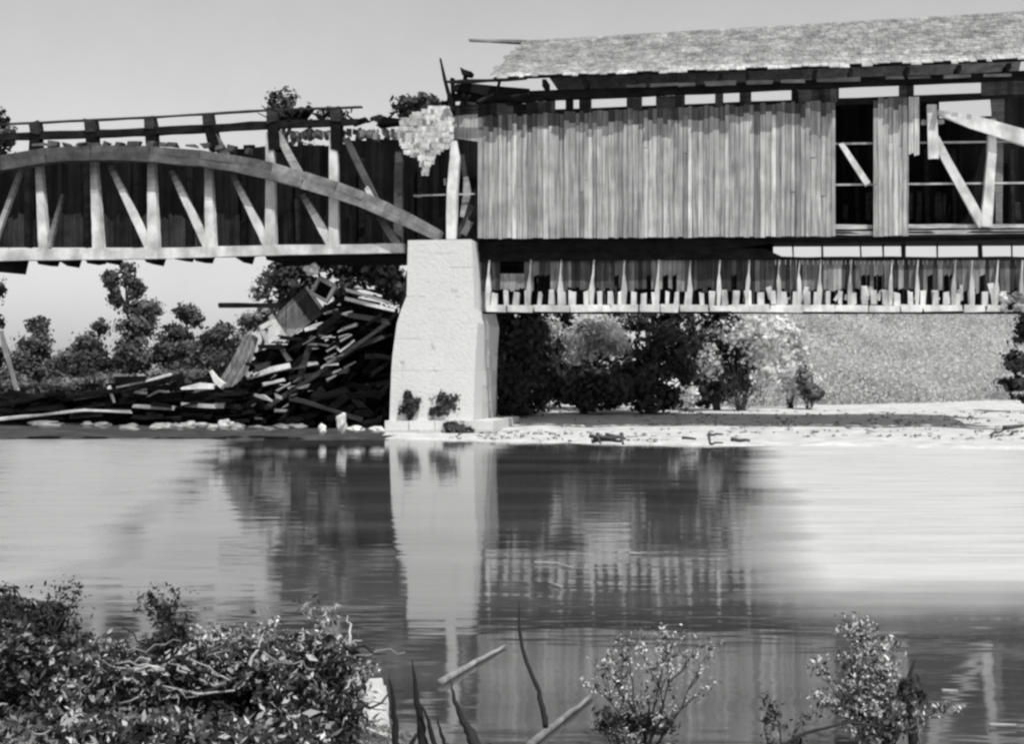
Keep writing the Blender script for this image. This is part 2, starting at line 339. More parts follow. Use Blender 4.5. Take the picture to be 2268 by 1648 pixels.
def build_ground():
    xs = np.concatenate([-np.geomspace(900, 30, 16), np.linspace(-28, 45, 147), np.geomspace(47, 900, 16)])
    ys = np.concatenate([np.linspace(-6, 13, 60), np.linspace(14, 38, 13), np.linspace(38.5, 60, 60), np.linspace(61, 120, 60), np.geomspace(124, 1500, 16)])
    V = [(float(x), float(y), gz(float(x), float(y))) for y in ys for x in xs]; nx = len(xs)
    Fc = []; mi = []
    for j in range(len(ys) - 1):
        for i in range(nx - 1):
            Fc.append((j * nx + i, j * nx + i + 1, (j + 1) * nx + i + 1, (j + 1) * nx + i))
            x = (xs[i] + xs[i + 1]) / 2; y = (ys[j] + ys[j + 1]) / 2
            if y < 25: mi.append(0)
            else:
                foot = 66 + max(0, x - 5) * .9
                mi.append(3 if (x > 2 and y > foot - 3) else 2 if x > -4.6 + .4 * math.sin(y) and y < 1000 else 1)
    me = bpy.data.meshes.new('ground'); me.from_pydata(V, [], Fc)
    for m in (G_NEAR, G_DARK, G_SAND, G_HILL): me.materials.append(m)
    me.polygons.foreach_set('material_index', mi); me.polygons.foreach_set('use_smooth', [True] * len(Fc))
    o = bpy.data.objects.new('ground', me); scn.collection.objects.link(o); tag(o, kind='structure')
build_ground()
me = bpy.data.meshes.new('water'); me.from_pydata([(-900, -20, 0), (900, -20, 0), (900, 60, 0), (-900, 60, 0)], [], [(0, 1, 2, 3)])
me.materials.append(WATER); o = bpy.data.objects.new('water', me); scn.collection.objects.link(o); tag(o, kind='structure')

def spit(name, pts, top, mat):
    c = Vector((sum(p[0] for p in pts) / len(pts), sum(p[1] for p in pts) / len(pts), 0)); V, Fc = [], []; n = 40; rings = 7
    out = []
    for i in range(n):
        f = i / n * len(pts); a = Vector(pts[int(f)]); b = Vector(pts[(int(f) + 1) % len(pts)]); p = a.lerp(b, f % 1); d = (p - c) * (1 + .10 * mnoise.noise(p * 6)); out.append(d)
    for r in range(rings + 1):
        q = r / rings
        for d in out: p = c + d * (1.15 - q * 1.15 + .01); V.append((p.x, p.y, -.06 + (top + .06) * math.sin(q * 1.57) + .012 * mnoise.noise(p * 9)))
    for r in range(rings):
        for i in range(n): Fc.append((r * n + i, r * n + (i + 1) % n, (r + 1) * n + (i + 1) % n, (r + 1) * n + i))
    me = bpy.data.meshes.new(name); me.from_pydata(V, [], Fc); me.materials.append(mat); me.polygons.foreach_set('use_smooth', [True] * len(Fc)); o = bpy.data.objects.new(name, me); scn.collection.objects.link(o); tag(o, kind='structure')
def wat(px, py): Y = CAMZ * F / (py - HZ); return ((px - CX) / F * Y, Y, 0)
spit('sand_spit', [wat(785, 1520), wat(815, 1492), wat(850, 1490), wat(866, 1530), wat(885, 1760), wat(765, 1760)], .07, G_SAND)
# ================================================================ PIER
pier = empty('stone_pier', C(sz(975, 930)[0], 2, .4), 'pale stone bridge pier tapering up from the water between the two spans', 'pier')
def pier_course(mb, xl, xr, y0, y1, t0, t1, tone):
    s0, z0 = sz(xl[0], y0, t0); s1, _ = sz(xr[0], y0, t0); s2, z1 = sz(xl[1], y1, t0); s3, _ = sz(xr[1], y1, t0)
    a = [C(s0, t0, z0), C(s1, t0, z0), C(s1, t1, z0), C(s0, t1, z0)]; b = [C(s2, t0, z1), C(s3, t0, z1), C(s3, t1, z1), C(s2, t1, z1)]
    i = len(mb.v); mb.v += a + b
    mb.f += [(i, i + 1, i + 2, i + 3), (i + 7, i + 6, i + 5, i + 4)] + [(i + (k + 1) % 4, i + k, i + 4 + k, i + 4 + (k + 1) % 4) for k in range(4)]; mb.t += [tone] * 6
def lerp_tab(tab, v):
    for (a, x), (b, y) in zip(tab, tab[1:]):
        if v <= b: return x + (y - x) * max(0, (v - a) / (b - a))
    return tab[-1][1]
LT = [(532, 903), (660, 900), (676, 897), (690, 882), (800, 867), (932, 862)]; RT = [(532, 1044), (600, 1048), (690, 1050), (712, 1058), (800, 1052), (932, 1048)]
up = MB(); lo = MB(); ys = [532, 560, 592, 624, 656, 684, 716, 750, 785, 820, 856, 894, 932]
for i in range(len(ys) - 1):
    y0, y1 = ys[i], ys[i + 1]; tgt = up if y1 <= 684 else lo; g = .05
    # each course is a row of blocks with fine joints, a little out of line
    xl0, xl1, xr0, xr1 = lerp_tab(LT, y0), lerp_tab(LT, y1), lerp_tab(RT, y0), lerp_tab(RT, y1)
    nb = random.choice((3, 4)); cuts = [0] + sorted([k / nb + rnd(-.05, .05) for k in range(1, nb)]) + [1]
    for a, b in zip(cuts, cuts[1:]):
        q = lambda l, r, f: l + (r - l) * f
        off = -.56 + rnd(-.006, .006)
        pier_course(tgt, (q(xl0, xr0, a) + g, q(xl1, xr1, a) + g), (q(xl0, xr0, b) - g, q(xl1, xr1, b) - g), y0 + g, y1 - g, off, .9, rnd(.98, 1.02))
    core0 = -.50; ext = (y0 - 532) / 400 * .8
    pier_course(tgt, (xl0 + 1.5, xl1 + 1.5), (xr0 - 1.5, xr1 - 1.5), y0, y1, core0, 3.6 + ext * .6, .7)
    for k in range(3):                                        # blocks of the side face
        ta, tb = .93 + k * .9, .93 + (k + 1) * .9 - .02
        s0, z0 = sz(xr0, y0 + g, -.56); s1, z1 = sz(xr1, y1 - g, -.56); o_ = rnd(-.012, .012)
        A = [C(s0 - .6, ta, z0), C(s0 + o_, ta, z0), C(s0 + o_, tb, z0), C(s0 - .6, tb, z0)]; B = [C(s1 - .6, ta, z1), C(s1 + o_, ta, z1), C(s1 + o_, tb, z1), C(s1 - .6, tb, z1)]
        j = len(tgt.v); tgt.v += A + B; tn = rnd(.8, 1.05)
        tgt.f += [(j, j + 1, j + 2, j + 3), (j + 7, j + 6, j + 5, j + 4)] + [(j + (m + 1) % 4, j + m, j + 4 + m, j + 4 + (m + 1) % 4) for m in range(4)]; tgt.t += [tn] * 6
up.build('upper_shaft', STONE, pier); lo.build('lower_shaft', STONE, pier)
ft = MB()
for xa, xb in ((852, 905), (906, 962), (963, 1020), (1021, 1092)): pier_course(ft, (xa, xa), (xb - .5, xb - .5), 932, 953, -.85 + rnd(-.03, .03), 4.6, rnd(.9, 1.05))
for xa, xb in ((848, 925), (926, 1000), (1001, 1094)): pier_course(ft, (xa, xa), (xb - .5, xb - .5), 954, 990, -1.05 + rnd(-.03, .03), 4.8, rnd(.68, .85))
ft.build('footing', STONE, pier)

# ================================================================ LEFT SPAN (wrecked)
BW_ = 4.8                                                  # bridge width
ls = empty('wrecked_truss_span', C(sz(450, 560)[0], 2.4, sz(450, 560)[1]), 'roofless arched timber truss span with blackened far wall, left of the pier', 'bridge span')
def part(name, mat, root, fn, smooth=False):
    m = MB(); fn(m); return m.build(name, mat, root, smooth)
def parts(name, mat, root, fn):
    m = MB(); fn(m); m.build_each(name, mat, root)
part('lower_chord', WL, ls, lambda m: (m.bar([(-300, 569), (-60, 566), (330, 561), (600, 554), (894, 549)], [24, 24, 24, 22, 20], .0, .3, .95), m.bar([(-60, 577), (330, 571), (600, 563), (560, 566)], 3, .03, .3, .5)))
part('top_chord', WD, ls, lambda m: m.bar([(-300, 315), (-60, 304), (330, 290), (600, 275), (790, 268)], [15, 15, 16, 17, 12], .05, .35, 1.2, .02))
part('hand_rail', WD, ls, lambda m: m.bar([(-300, 289), (330, 259), (590, 243), (800, 236)], 4, .1, .25, 3., .01))
ARC = [(-300, 462), (-180, 412), (-60, 377), (0, 360), (100, 343), (200, 337), (330, 340), (440, 349), (520, 361), (600, 379), (670, 398), (740, 419), (800, 441), (850, 463), (900, 486), (972, 522)]
def arch(m):
    # two laminated ribs bolted together, butted lengths
    ws = [30, 30, 30, 31, 32, 32, 33, 34, 36, 37, 36, 35, 34, 33, 30, 22]
    P = ARC
    for i in range(len(P) - 1):
        a, b = P[i], P[i + 1]; d = Vector((b[0] - a[0], b[1] - a[1])).normalized(); n = Vector((-d.y, d.x))
        for k in (-1, 1):
            o_ = n * k
            h0, h1 = ws[i] / 4, ws[i + 1] / 4
            m.bar([(a[0] + o_.x * h0, a[1] + o_.y * h0), (b[0] + o_.x * h1, b[1] + o_.y * h1)], [ws[i] / 2 + .6, ws[i + 1] / 2 + .6], -.48 + rnd(-.02, .02), -.03, (.42 if i < 6 else .75 if i < 9 else 1.35) * rnd(.75, 1.15), .02)
part('arch', wood('arch_timber', .20, (2.5, 2.5, 2.5), .6), ls, arch)
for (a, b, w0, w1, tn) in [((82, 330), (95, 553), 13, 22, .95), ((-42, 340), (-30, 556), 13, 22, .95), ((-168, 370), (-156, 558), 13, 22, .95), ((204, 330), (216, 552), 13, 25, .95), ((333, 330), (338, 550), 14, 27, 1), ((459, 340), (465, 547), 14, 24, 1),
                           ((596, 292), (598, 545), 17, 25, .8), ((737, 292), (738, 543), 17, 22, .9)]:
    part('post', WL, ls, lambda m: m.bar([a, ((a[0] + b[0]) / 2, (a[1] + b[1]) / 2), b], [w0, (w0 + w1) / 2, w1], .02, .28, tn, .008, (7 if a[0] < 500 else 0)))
part('post', WM, ls, lambda m: m.bar([(882, 335), (880, 545)], [16, 18], .4, .65, .35, .02))
part('post', WL, ls, lambda m: m.bar([(1004, 308), (1006, 350), (1000, 420), (998, 528)], [14, 22, 22, 22], .02, .28, 1.1, .02))
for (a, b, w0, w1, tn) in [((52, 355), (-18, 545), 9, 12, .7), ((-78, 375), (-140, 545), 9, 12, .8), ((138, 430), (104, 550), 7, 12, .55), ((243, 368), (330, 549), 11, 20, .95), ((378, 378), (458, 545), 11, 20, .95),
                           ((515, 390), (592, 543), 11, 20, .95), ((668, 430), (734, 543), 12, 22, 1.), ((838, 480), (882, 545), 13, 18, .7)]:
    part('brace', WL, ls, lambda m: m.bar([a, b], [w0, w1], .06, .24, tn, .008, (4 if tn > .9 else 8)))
part('brace', WM, ls, lambda m: m.bar([(612, 292), (668, 395)], [14, 17], .06, .24, 1.4, .02))
part('brace', WM, ls, lambda m: m.bar([(765, 305), (835, 450)], [13, 15], .3, .5, .35, .02))
part('brace', WM, ls, lambda m: m.bar([(463, 285), (500, 345)], [16, 16], .06, .24, .5, .02))
part('brace', WM, ls, lambda m: m.bar([(810, 415), (828, 452)], [9, 14], -.1, .1, 1.8, .02))
part('tie_rod', IR, ls, lambda m: m.bar([(915, 433), (1052, 429)], 3, .32, .36, 1., .0))
for x, sk_ in ((-185, 0), (-55, 0), (75, 0), (198, 3), (330, 4), (460, 12), (602, 4), (742, 0)):        # blocks where the cross ties sat on the top chord
    y = 262 - (x - 330) * .045
    def blk(m):
        m.bar([(x - 2, y - 4), (x, y + 22)], [20, 22], -.06, .4, 3., .04)
        m.bar([(x, y + 20), (x + sk_ * 1.3, 333 + max(0, x - 450) * .0)], [24, 24], -.02, .35, .8, .04)
    part('tie_block', WD, ls, blk)
for i, x in enumerate((22, 92, 140, 200, 232, 330, 395, 440, 530)):                  # ends of floor beams under the chord
    part('floor_beam', WD, ls, lambda m: m.poly([(x - 16, 570 - x * .02), (x + 16, 570 - x * .02), (x + 9, 584 - x * .02 + (i % 3) * 4), (x - 7, 582 - x * .02 + (i % 2) * 5)], .25, 1.2, .8))
part('floor_beam', WD, ls, lambda m: m.poly([(-60, 575), (34, 573), (27, 604), (-60, 596)], .3, 1.3, .8))
part('floor_edge', WD, ls, lambda m: m.bar([(588, 568), (893, 562)], [18, 16], .3, 3.2, .7, .04))
def farwall_left(m):
    s = -300
    while s < 1062:
        wd = rnd(10, 14); top = 352 if s < 470 else 324 if s < 600 else 318 if s < 770 else 306
        top += rnd(-4, 5)
        m.poly([(s, top), (s + wd + .3, top + rnd(-2, 2)), (s + wd + .3, 503), (s, 503)], BW_ + .03 + rnd(0, .03), BW_ + .1, rnd(.5, 1.4))
        s += wd
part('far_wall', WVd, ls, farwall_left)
def farwall_low(m):
    s = -300
    while s < 1062:
        wd = rnd(10, 14); g = mnoise.noise(Vector((s * .021, 3.1, 0)))
        gap = 548 if s < 610 else 545
        tn = (2.6 + 9 * max(0, g + .12)) if s < 610 else rnd(.6, 2)
        m.poly([(s, 470.2 + rnd(0, 22)), (s + wd - .7, 470.2 + rnd(0, 22)), (s + wd - .7, gap), (s, gap)], BW_ - .04 + rnd(0, .03), BW_ + .05, tn * rnd(.6, 1.3))
        s += wd
part('far_wall_foot', WVd, ls, farwall_low)
def farposts(m):
    for x in (60, 190, 300, 420, 540, 660, 800, 930): m.bar([(x, 350), (x, 548)], 12, BW_ - .35, BW_ - .1, rnd(.6, 1.4))
    for x in (640, 655): m.bar([(x, 440), (x + 3, 530)], 6, 2, 2.2, rnd(3, 9))
parts('far_post', WD, ls, farposts)
# torn roof sheet hanging above the pier
def sheet(m):
    poly = [(872, 300), (886, 268), (915, 250), (960, 234), (990, 236), (1002, 262), (1001, 318), (972, 338), (952, 372), (938, 392), (928, 350), (897, 338), (884, 312)]
    def inside(x, y):
        c = False
        for (x0, y0), (x1, y1) in zip(poly, poly[1:] + poly[:1]):
            if (y0 > y) != (y1 > y) and x < (x1 - x0) * (y - y0) / (y1 - y0) + x0: c = not c
        return c
    y = 234; r = 0
    while y < 396:
        x = 868 + rnd(0, 6)
        while x < 1006:
            w_ = rnd(5, 11)
            if inside(x + w_ / 2, y + 4):
                t = -.30 + .05 * math.sin(x * .06 + y * .03) - .012 * (r % 2); sl = rnd(-1.2, 1.2)
                m.poly([(x, y), (x + w_ + .5, y + sl), (x + w_ - rnd(0, 1.5), y + 9 + rnd(0, 3.5)), (x + rnd(0, 1), y + 9 + rnd(0, 3.5))], t - rnd(0, .02), t + .03, rnd(.7, 1.1) if random.random() < .93 else .35)
            x += w_
        y += 6.5; r += 1
    m.poly([(890, 285), (985, 255), (985, 300), (905, 320)], -.22, -.19, .8)
part('roof_sheet', TIN, ls, sheet)
def charred(m):
    m.poly([(832, 277), (850, 258), (885, 262), (925, 240), (948, 252), (905, 268), (870, 272)], -.1, .6, .5)
    for k in range(26): x = rnd(800, 985); y = 262 - (x - 830) * .22; a = rnd(-.5, .5); L = rnd(12, 34); t = rnd(0, 2.5); m.bar([(x, y + rnd(-5, 8)), (x + L, y - L * (.25 + a * .6))], rnd(2, 5), t, t + .1, rnd(.5, 4), .02)
parts('charred_rafter', WD, ls, charred)
def tatter(m):
    for k in range(46):
        x = rnd(640, 880); y = 287 + rnd(-5, 8) + (x - 760) * -.02
        m.bar([(x, y), (x + rnd(-3, 3), y + rnd(8, 20))], rnd(4, 9), .5 + rnd(0, .5), .6 + rnd(.4, .6), rnd(.5, 1.1), .02)
parts('broken_board', WM, ls, tatter)
def twiggy(m):
    for k in range(34):
        x = random.choice((rnd(595, 660), rnd(700, 780))); y = 262 + rnd(-6, 10); L = rnd(8, 45); a = rnd(.2, 2.7)
        m.bar([(x, y), (x + L * math.cos(a), y - L * math.sin(a) * .8)], rnd(1.5, 4), rnd(0, 1), rnd(1.02, 1.1), rnd(.6, 2.5), .02)
parts('broken_lath', WD, ls, twiggy)
def fallen_inside(m):
    m.bar([(1022, 340), (1030, 395)], 10, .6, .7, .7); m.bar([(1030, 390), (1034, 430), (1022, 480)], [10, 18, 10], .5, .62, 1.3); m.bar([(1045, 455), (1012, 522)], 12, .9, 1.1, .6); m.bar([(1042, 490), (1025, 520)], 14, .7, .8, .8)
    m.bar([(985, 395), (985, 410)], 4, .6, .7, 1.6); m.bar([(915, 433), (930, 434)], 5, .3, .4, 1.2)
parts('loose_board', WM, ls, fallen_inside)
def archlumps(m):
    for k in range(16):
        x = 70 + k * 31 + rnd(-6, 6); y = 318 + max(0, x - 430) * .12 + rnd(-1, 4); m.bar([(x, y), (x + rnd(10, 24), y + rnd(-3, 3))], rnd(6, 13), -.4, -.1, rnd(.7, 1.3), .04)
parts('arch_cap', wood('arch_cap', .10, (2.5, 2.5, 2.5), .6), ls, archlumps)

# ================================================================ RIGHT SPAN (covered)
rs = empty('covered_bridge_span', C(sz(1650, 530)[0], 2.4, sz(1650, 530)[1]), 'covered timber span with board siding and shingle roof, right of the pier', 'bridge span')
def slit_y(x): return 240 - (x - 1140) * .0435
XR = 2330                                                    # beyond the right edge of the picture
def siding(m, x0, x1, bot=528, seam=0):
    x = x0
    while x < x1 - 2:
        wd = min(rnd(9, 14), x1 - x)
        top = slit_y(x) + 12 + rnd(-2, 5)
        b = bot + rnd(-1.5, 1.5) - (x - 1058) * .006
        v = rnd(.72, 1.12)
        if x < 2010:                                         # board heads darkened: weather stain plus eave shade put into the tone
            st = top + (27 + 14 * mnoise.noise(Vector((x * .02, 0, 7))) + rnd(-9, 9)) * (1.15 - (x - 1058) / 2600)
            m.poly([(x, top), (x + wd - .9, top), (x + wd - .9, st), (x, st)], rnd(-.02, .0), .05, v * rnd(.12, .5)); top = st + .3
        if random.random() < .12: v *= 1.35
        if random.random() < .12: v *= .7
        if random.random() < .25:                            # a board pieced half way up
            ym = rnd(300, 470); m.poly([(x, top), (x + wd - .9, top), (x + wd - .9, ym), (x, ym)], rnd(-.03, .01), .05, v); v *= rnd(.8, 1.2)
            m.poly([(x, ym + .5), (x + wd - .9, ym + .5), (x + wd - .9 + rnd(-.5, .5), b), (x, b)], rnd(-.03, .01), .05, v)
        else: m.poly([(x, top), (x + wd - .9, top + rnd(-1, 1)), (x + wd - .9 + rnd(-.6, .6), b), (x + rnd(-.6, .6), b)], rnd(-.03, .012), .05, v)
        x += wd
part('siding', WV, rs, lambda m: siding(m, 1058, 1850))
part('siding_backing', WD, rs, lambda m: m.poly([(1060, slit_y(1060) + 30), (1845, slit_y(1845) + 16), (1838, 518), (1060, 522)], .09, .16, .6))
def panel2(m):
    siding(m, 1934, 2012)
    for k in range(2): x = 2012 + k * 12; m.poly([(x, slit_y(x) + 12), (x + 11, slit_y(x) + 12), (x + 11, 338 + k * 4), (x, 342 + k * 3)], -.02, .03, 1.3)
part('siding_panel', WV, rs, panel2)
parts('siding_panel', WV, rs, lambda m: (m.poly([(1000, 258), (1028, 254), (1028, 308), (1004, 306)], -.02, .03, .8), m.poly([(1029, 254), (1057, 252), (1057, 313), (1029, 309)], -.01, .04, .9)))
part('loose_board', WL, rs, lambda m: m.bar([(2063, 232), (2067, 350)], [20, 22], -.06, -.01, 1., .02))
# upper frame
part('top_plate', WD, rs, lambda m: m.bar([(990, 214), (1165, 212), (XR, 163)], [16, 20, 18], .02, .28, 1.2, .02))
part('nailer', WD, rs, lambda m: m.bar([(1000, 248), (1165, 251), (XR, slit_y(XR) + 18)], [20, 16, 14], .10, .25, 1.2, .02))
parts('upper_rail', WM, rs, lambda m: [m.bar([(x, 196 - (x - 1165) * .03), (x + L, 196 - (x + L - 1165) * .03)], rnd(4, 8), -.35, -.25, rnd(.5, 1.), .02) for x, L in ((1385, 45), (1440, 60), (1500, 40), (1560, 70), (1650, 60), (1730, 50), (1810, 95), (1960, 40), (2010, 50), (2090, 60), (2180, 60))])
def blocks(m):
    for a, b in ((1000, 1135), (1165, 1228), (1252, 1268), (1282, 1308), (1387, 1420), (1452, 1515), (1583, 1600), (1637, 1662), (1752, 1856), (1990, 2022), (2172, XR)):
        x = a
        while x < b: wd = min(rnd(11, 18), b - x + 1); m.poly([(x, slit_y(x) - 14), (x + wd + .4, slit_y(x) - 14), (x + wd + .4, slit_y(x) + 16), (x, slit_y(x) + 16)], .06 + rnd(0, .02), .11 + rnd(0, .02), rnd(.8, 7)); x += wd
parts('frieze_board', WD, rs, blocks)
for x in (1200, 1290, 1400, 1485, 1590, 1650, 1800, 1880, 2005, 2120, 2230):
    y = 172 - (x - 1165) * .0345
    part('rafter_tail', WD, rs, lambda m: m.poly([(x, y + 4), (x + 9, y + 4), (x + 9, y + 16), (x, y + 20)], -.55, .4, rnd(1, 3)))
# roof
EAVE = [(1165, 168), (XR, 128)]
s0, z0 = sz(1165, 168, -.9); s1, z1 = sz(XR, 128, -.9)
def eave_z(s): return z0 + (z1 - z0) * (s - s0) / (s1 - s0)
rs0, rz0 = sz(1165, 90, 2.4); rs1, rz1 = sz(XR, 22, 2.4)
def ridge_z(s): return rz0 + (rz1 - rz0) * (s - rs0) / (rs1 - rs0)
sL_e = sz(1085, 165, -.9)[0]; sL_r = sz(1165, 95, 2.4)[0]
def roof_pt(s, f, lift=0): return C(s, -.9 + 3.3 * f, eave_z(s) + (ridge_z(s) - eave_z(s)) * f + lift)
def near_slope(m):
    nc = 17
    for c in range(nc):
        f0, f1 = c / nc, (c + 1) / nc + .012
        s = sL_e + (sL_r - sL_e) * (f0 ** 1.5) + rnd(-.15, .1)
        band = 1.7 if c == 0 else 1.35 if c == 1 else 1.12 if c < 5 else 1
        while s < s1:
            wd = rnd(.16, .42); l = .022 + rnd(0, .012); tn = band * (.95 + .25 * mnoise.noise(Vector((s * .9, f0 * 9, 0))) + rnd(-.13, .13))
            j0 = rnd(-.012, .006) if c else rnd(-.05, .03)
            F_ = [roof_pt(s, f0 + j0, l), roof_pt(s + wd - .015, f0 + j0, l), roof_pt(s + wd - .015, f1, .012), roof_pt(s, f1, .012)]
            m.prism(F_, [p - Vector((0, 0, .03)) for p in F_], max(.35, tn)); s += wd
part('near_roof_slope', RF, rs, near_slope)
def roof_deck(m):
    n = 14
    for i in range(n):
        u, v = i / n, (i + 1) / n; L = lambda q: (sL_e + .1 + (s1 - sL_e - .1) * q, sL_r + .1 + (s1 - sL_r - .1) * q)
        a = [roof_pt(L(u)[0], .035, -.05), roof_pt(L(v)[0], .035, -.05), roof_pt(L(v)[1], 1, -.07), roof_pt(L(u)[1], 1, -.07)]; m.prism(a, [p - Vector((0, 0, .09)) for p in a], .6)
part('roof_deck', WD, rs, roof_deck)
def far_slope(m):
    a = [C(s, 2.42 + (BW_ - 2.2) * f, (ridge_z(s)) + ((eave_z(s) + .63) - ridge_z(s)) * f) for s, f in ((sL_r, 0), (s1, 0), (s1, 1), (sL_r + 1, 1))]; m.prism(a, [p - Vector((0, 0, .12)) for p in a], .9)
part('far_roof_slope', RF, rs, far_slope)
part('ridge_beam', WM, rs, lambda m: m.bar([(1038, 87), (1165, 92)], [5, 7], 2.3, 2.5, .8, .02))
def roofend(m):
    m.bar([(990, 181), (1165, 173)], 6, -.9, -.75, 1.3, .03); m.bar([(1005, 190), (1050, 196), (1120, 205), (1165, 208)], [14, 24, 26, 24], -.2, .6, 1., .06)
    m.poly([(1018, 148), (1030, 154), (1044, 158), (1040, 166), (1022, 164)], -.8, -.3, .9)
    m.bar([(1030, 160), (1026, 215)], 8, -.5, -.3, 1., .03); m.bar([(1105, 176), (1098, 205)], 4, -.4, -.2, 1.5); m.bar([(1000, 170), (1003, 255)], 7, -.1, .15, 1., .02)
    m.bar([(1015, 232), (1165, 236)], [26, 18], .1, .6, 1., .05)
    for k in range(22): x = rnd(1005, 1160); m.bar([(x, 215 + rnd(-10, 20)), (x + rnd(5, 40), 212 + rnd(-12, 18))], rnd(3, 8), rnd(-.3, .3), .5, rnd(.5, 4), .03)
parts('broken_rafter', WD, rs, roofend)
part('splintered_pole', WD, rs, lambda m: m.bar([(974, 128), (984, 175), (1003, 245)], [2.5, 6, 10], -.2, -.08, 1., .01))
# interior: far wall, floor, trusses
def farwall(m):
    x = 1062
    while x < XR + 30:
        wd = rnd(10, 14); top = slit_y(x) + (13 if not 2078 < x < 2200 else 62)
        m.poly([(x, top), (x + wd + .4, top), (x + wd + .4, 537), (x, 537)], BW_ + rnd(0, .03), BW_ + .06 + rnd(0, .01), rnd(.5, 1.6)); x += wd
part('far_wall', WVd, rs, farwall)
def floor(m):
    _, zf = sz(1650, 517, 0); a = sz(1058, 517)[0]; b = sz(XR, 511)[0]; za, zb = sz(1058, 519)[1], sz(XR, 512)[1]
    F_ = [C(a, .16, za), C(b, .16, zb), C(b, BW_ - .02, zb), C(a, BW_ - .02, za)]; m.prism([p + Vector((0, 0, .04)) for p in F_], [p - Vector((0, 0, .03)) for p in F_], 1.4)
part('floor', WD, rs, floor)
parts('lower_chord', WM, rs, lambda m: (m.bar([(1845, 502), (XR, 500)], 9, .3, .55, 1.7, .02), m.bar([(1845, 516), (XR, 512)], 8, .16, .3, 1.4, .02)))
for a, b, w0, w1 in (((1862, 318), (1921, 408), 12, 14), ((2070, 305), (2176, 498), 17, 20)):
    part('brace', WL, rs, lambda m: m.bar([a, b], [w0, w1], .12, .3, .95, .02))
part('post', WL, rs, lambda m: m.bar([(2198, 262), (2196, 340), (2184, 500)], [14, 18, 24], .1, .34, .95, .02))
part('post', WM, rs, lambda m: m.bar([(2210, 195), (2212, 505)], [30, 12], .36, .6, .6, .02))
part('leaning_beam', WL, rs, lambda m: m.bar([(2078, 248), (2150, 268), (XR, 322)], [8, 28, 36], -.14, .06, 1.05, .02))
part('cross_tie', WL, rs, lambda m: m.bar([(2040, 270), (2090, 268)], 10, .1, .3, .6, .02))
for ya, yb in ((318, 312), (409, 404)): part('tie_rod', IR, rs, lambda m: m.bar([(1845, ya), (XR, yb)], 4, .34, .38, 1., .0))
def inside_bits(m):
    for k in range(16): x = rnd(1850, 2260); m.bar([(x, 490 - rnd(0, 6)), (x + rnd(-4, 4), 455 - rnd(0, 30))], rnd(3, 12), 2.5, 2.6, rnd(1, 4), .03)
    for x in (1895, 2110, 2050, 2240): m.bar([(x, 330), (x + 4, 500)], 9, BW_ - .4, BW_ - .2, 2.)
parts('inner_board', WD, rs, inside_bits)
# below the floor: dark sill, skirt, hanging frame, pale bottom chord
part('sill_beam', WD, rs, lambda m: m.bar([(1058, 545), (1600, 541), (1700, 533), (XR, 526)], [26, 26, 10, 8], .5, .8, .9, .02))
part('skirt_rail', WD, rs, lambda m: m.bar([(1062, 565), (1690, 562), (1730, 572), (XR, 572)], [28, 24, 7, 7], .56, .7, 1.1, .02))
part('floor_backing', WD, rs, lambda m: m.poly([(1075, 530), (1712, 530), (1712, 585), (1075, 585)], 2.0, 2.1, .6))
def slitposts(m):
    for x in (1755, 1820, 1905, 1955, 2000, 2075, 2170, 2240): m.bar([(x, 538), (x + 1, 572)], rnd(3, 20) if x in (1820, 2000, 2170) else 3, .6, .7, 1.2, .01)
parts('hanger_stub', WD, rs, slitposts)
def skirt(m):
    x = 1066
    while x < XR:
        wd = rnd(8, 13); g = mnoise.noise(Vector((x * .012, 9.3, 0)))
        bottom = 640 + rnd(-3, 9)
        if 1100 < x < 1160 : m.poly([(x, 606), (x + wd, 606), (x + wd, bottom), (x, bottom)], .74, .78, 1.); x += wd; continue
        gone = (1905 < x < 1925 or 1930 < x < 1950 or 2085 < x < 2100 or 2165 < x < 2180 or random.random() < .07)
        v = (.42 + .8 * g + rnd(-.28, .3)) * (1 if x < 1700 else 1.4)
        if random.random() < .16: v *= .25
        m.poly([(x, 572), (x + wd - .8, 572), (x + wd - .8, 607 if gone else bottom), (x, 612 if gone else bottom + rnd(-4, 4))], .70 + rnd(0, .03), .76, max(.12, v)); x += wd
part('skirt_boards', WS, rs, skirt)
PX = [1080, 1170, 1240, 1310, 1382, 1455, 1527, 1592, 1655, 1725, 1770, 1815, 1882, 1972, 2032, 2112, 2152, 2206, 2262]
for i, x in enumerate(PX):
    j = rnd(-3, 3)
    part('hanger_post', WL, rs, lambda m: m.bar([(x + 3 + j, 576), (x + 1 + j, 604), (x + j * .5, 622), (x, 642), (x - 1, 676)], [2.2, 2.6, rnd(4, 9), rnd(8, 13), rnd(7, 10)], .42, .62, rnd(.55, .95), .012))
def smallposts(m):
    x = 1095
    while x < 2230:
        m.bar([(x, 645 + rnd(-2, 4)), (x + rnd(-2, 2), 676)], rnd(8, 14), .44, .62, rnd(.7, 1.1), .03); x += rnd(20, 31)
    for k in range(26): x = rnd(1700, 2260); m.bar([(x, 640 + rnd(-12, 20)), (x + rnd(-14, 14), 664)], rnd(4, 12), .46, .64, rnd(.3, 1.1), .03)
parts('short_stud', WL, rs, smallposts)
def botchord(m):
    x = 1074
    while x < 2190:
        L = rnd(40, 90); m.bar([(x, 683 + rnd(-.7, .7)), (min(x + L - 2, 2215), 683 + rnd(-.7, .7))], rnd(14, 17), .36 + rnd(0, .04), .64, rnd(.85, 1.1), .02); x += L
parts('bottom_chord', WL, rs, botchord)
part('bottom_rail', WD, rs, lambda m: m.bar([(1068, 692), (XR, 692)], 5, .45, .75, 1., .01))
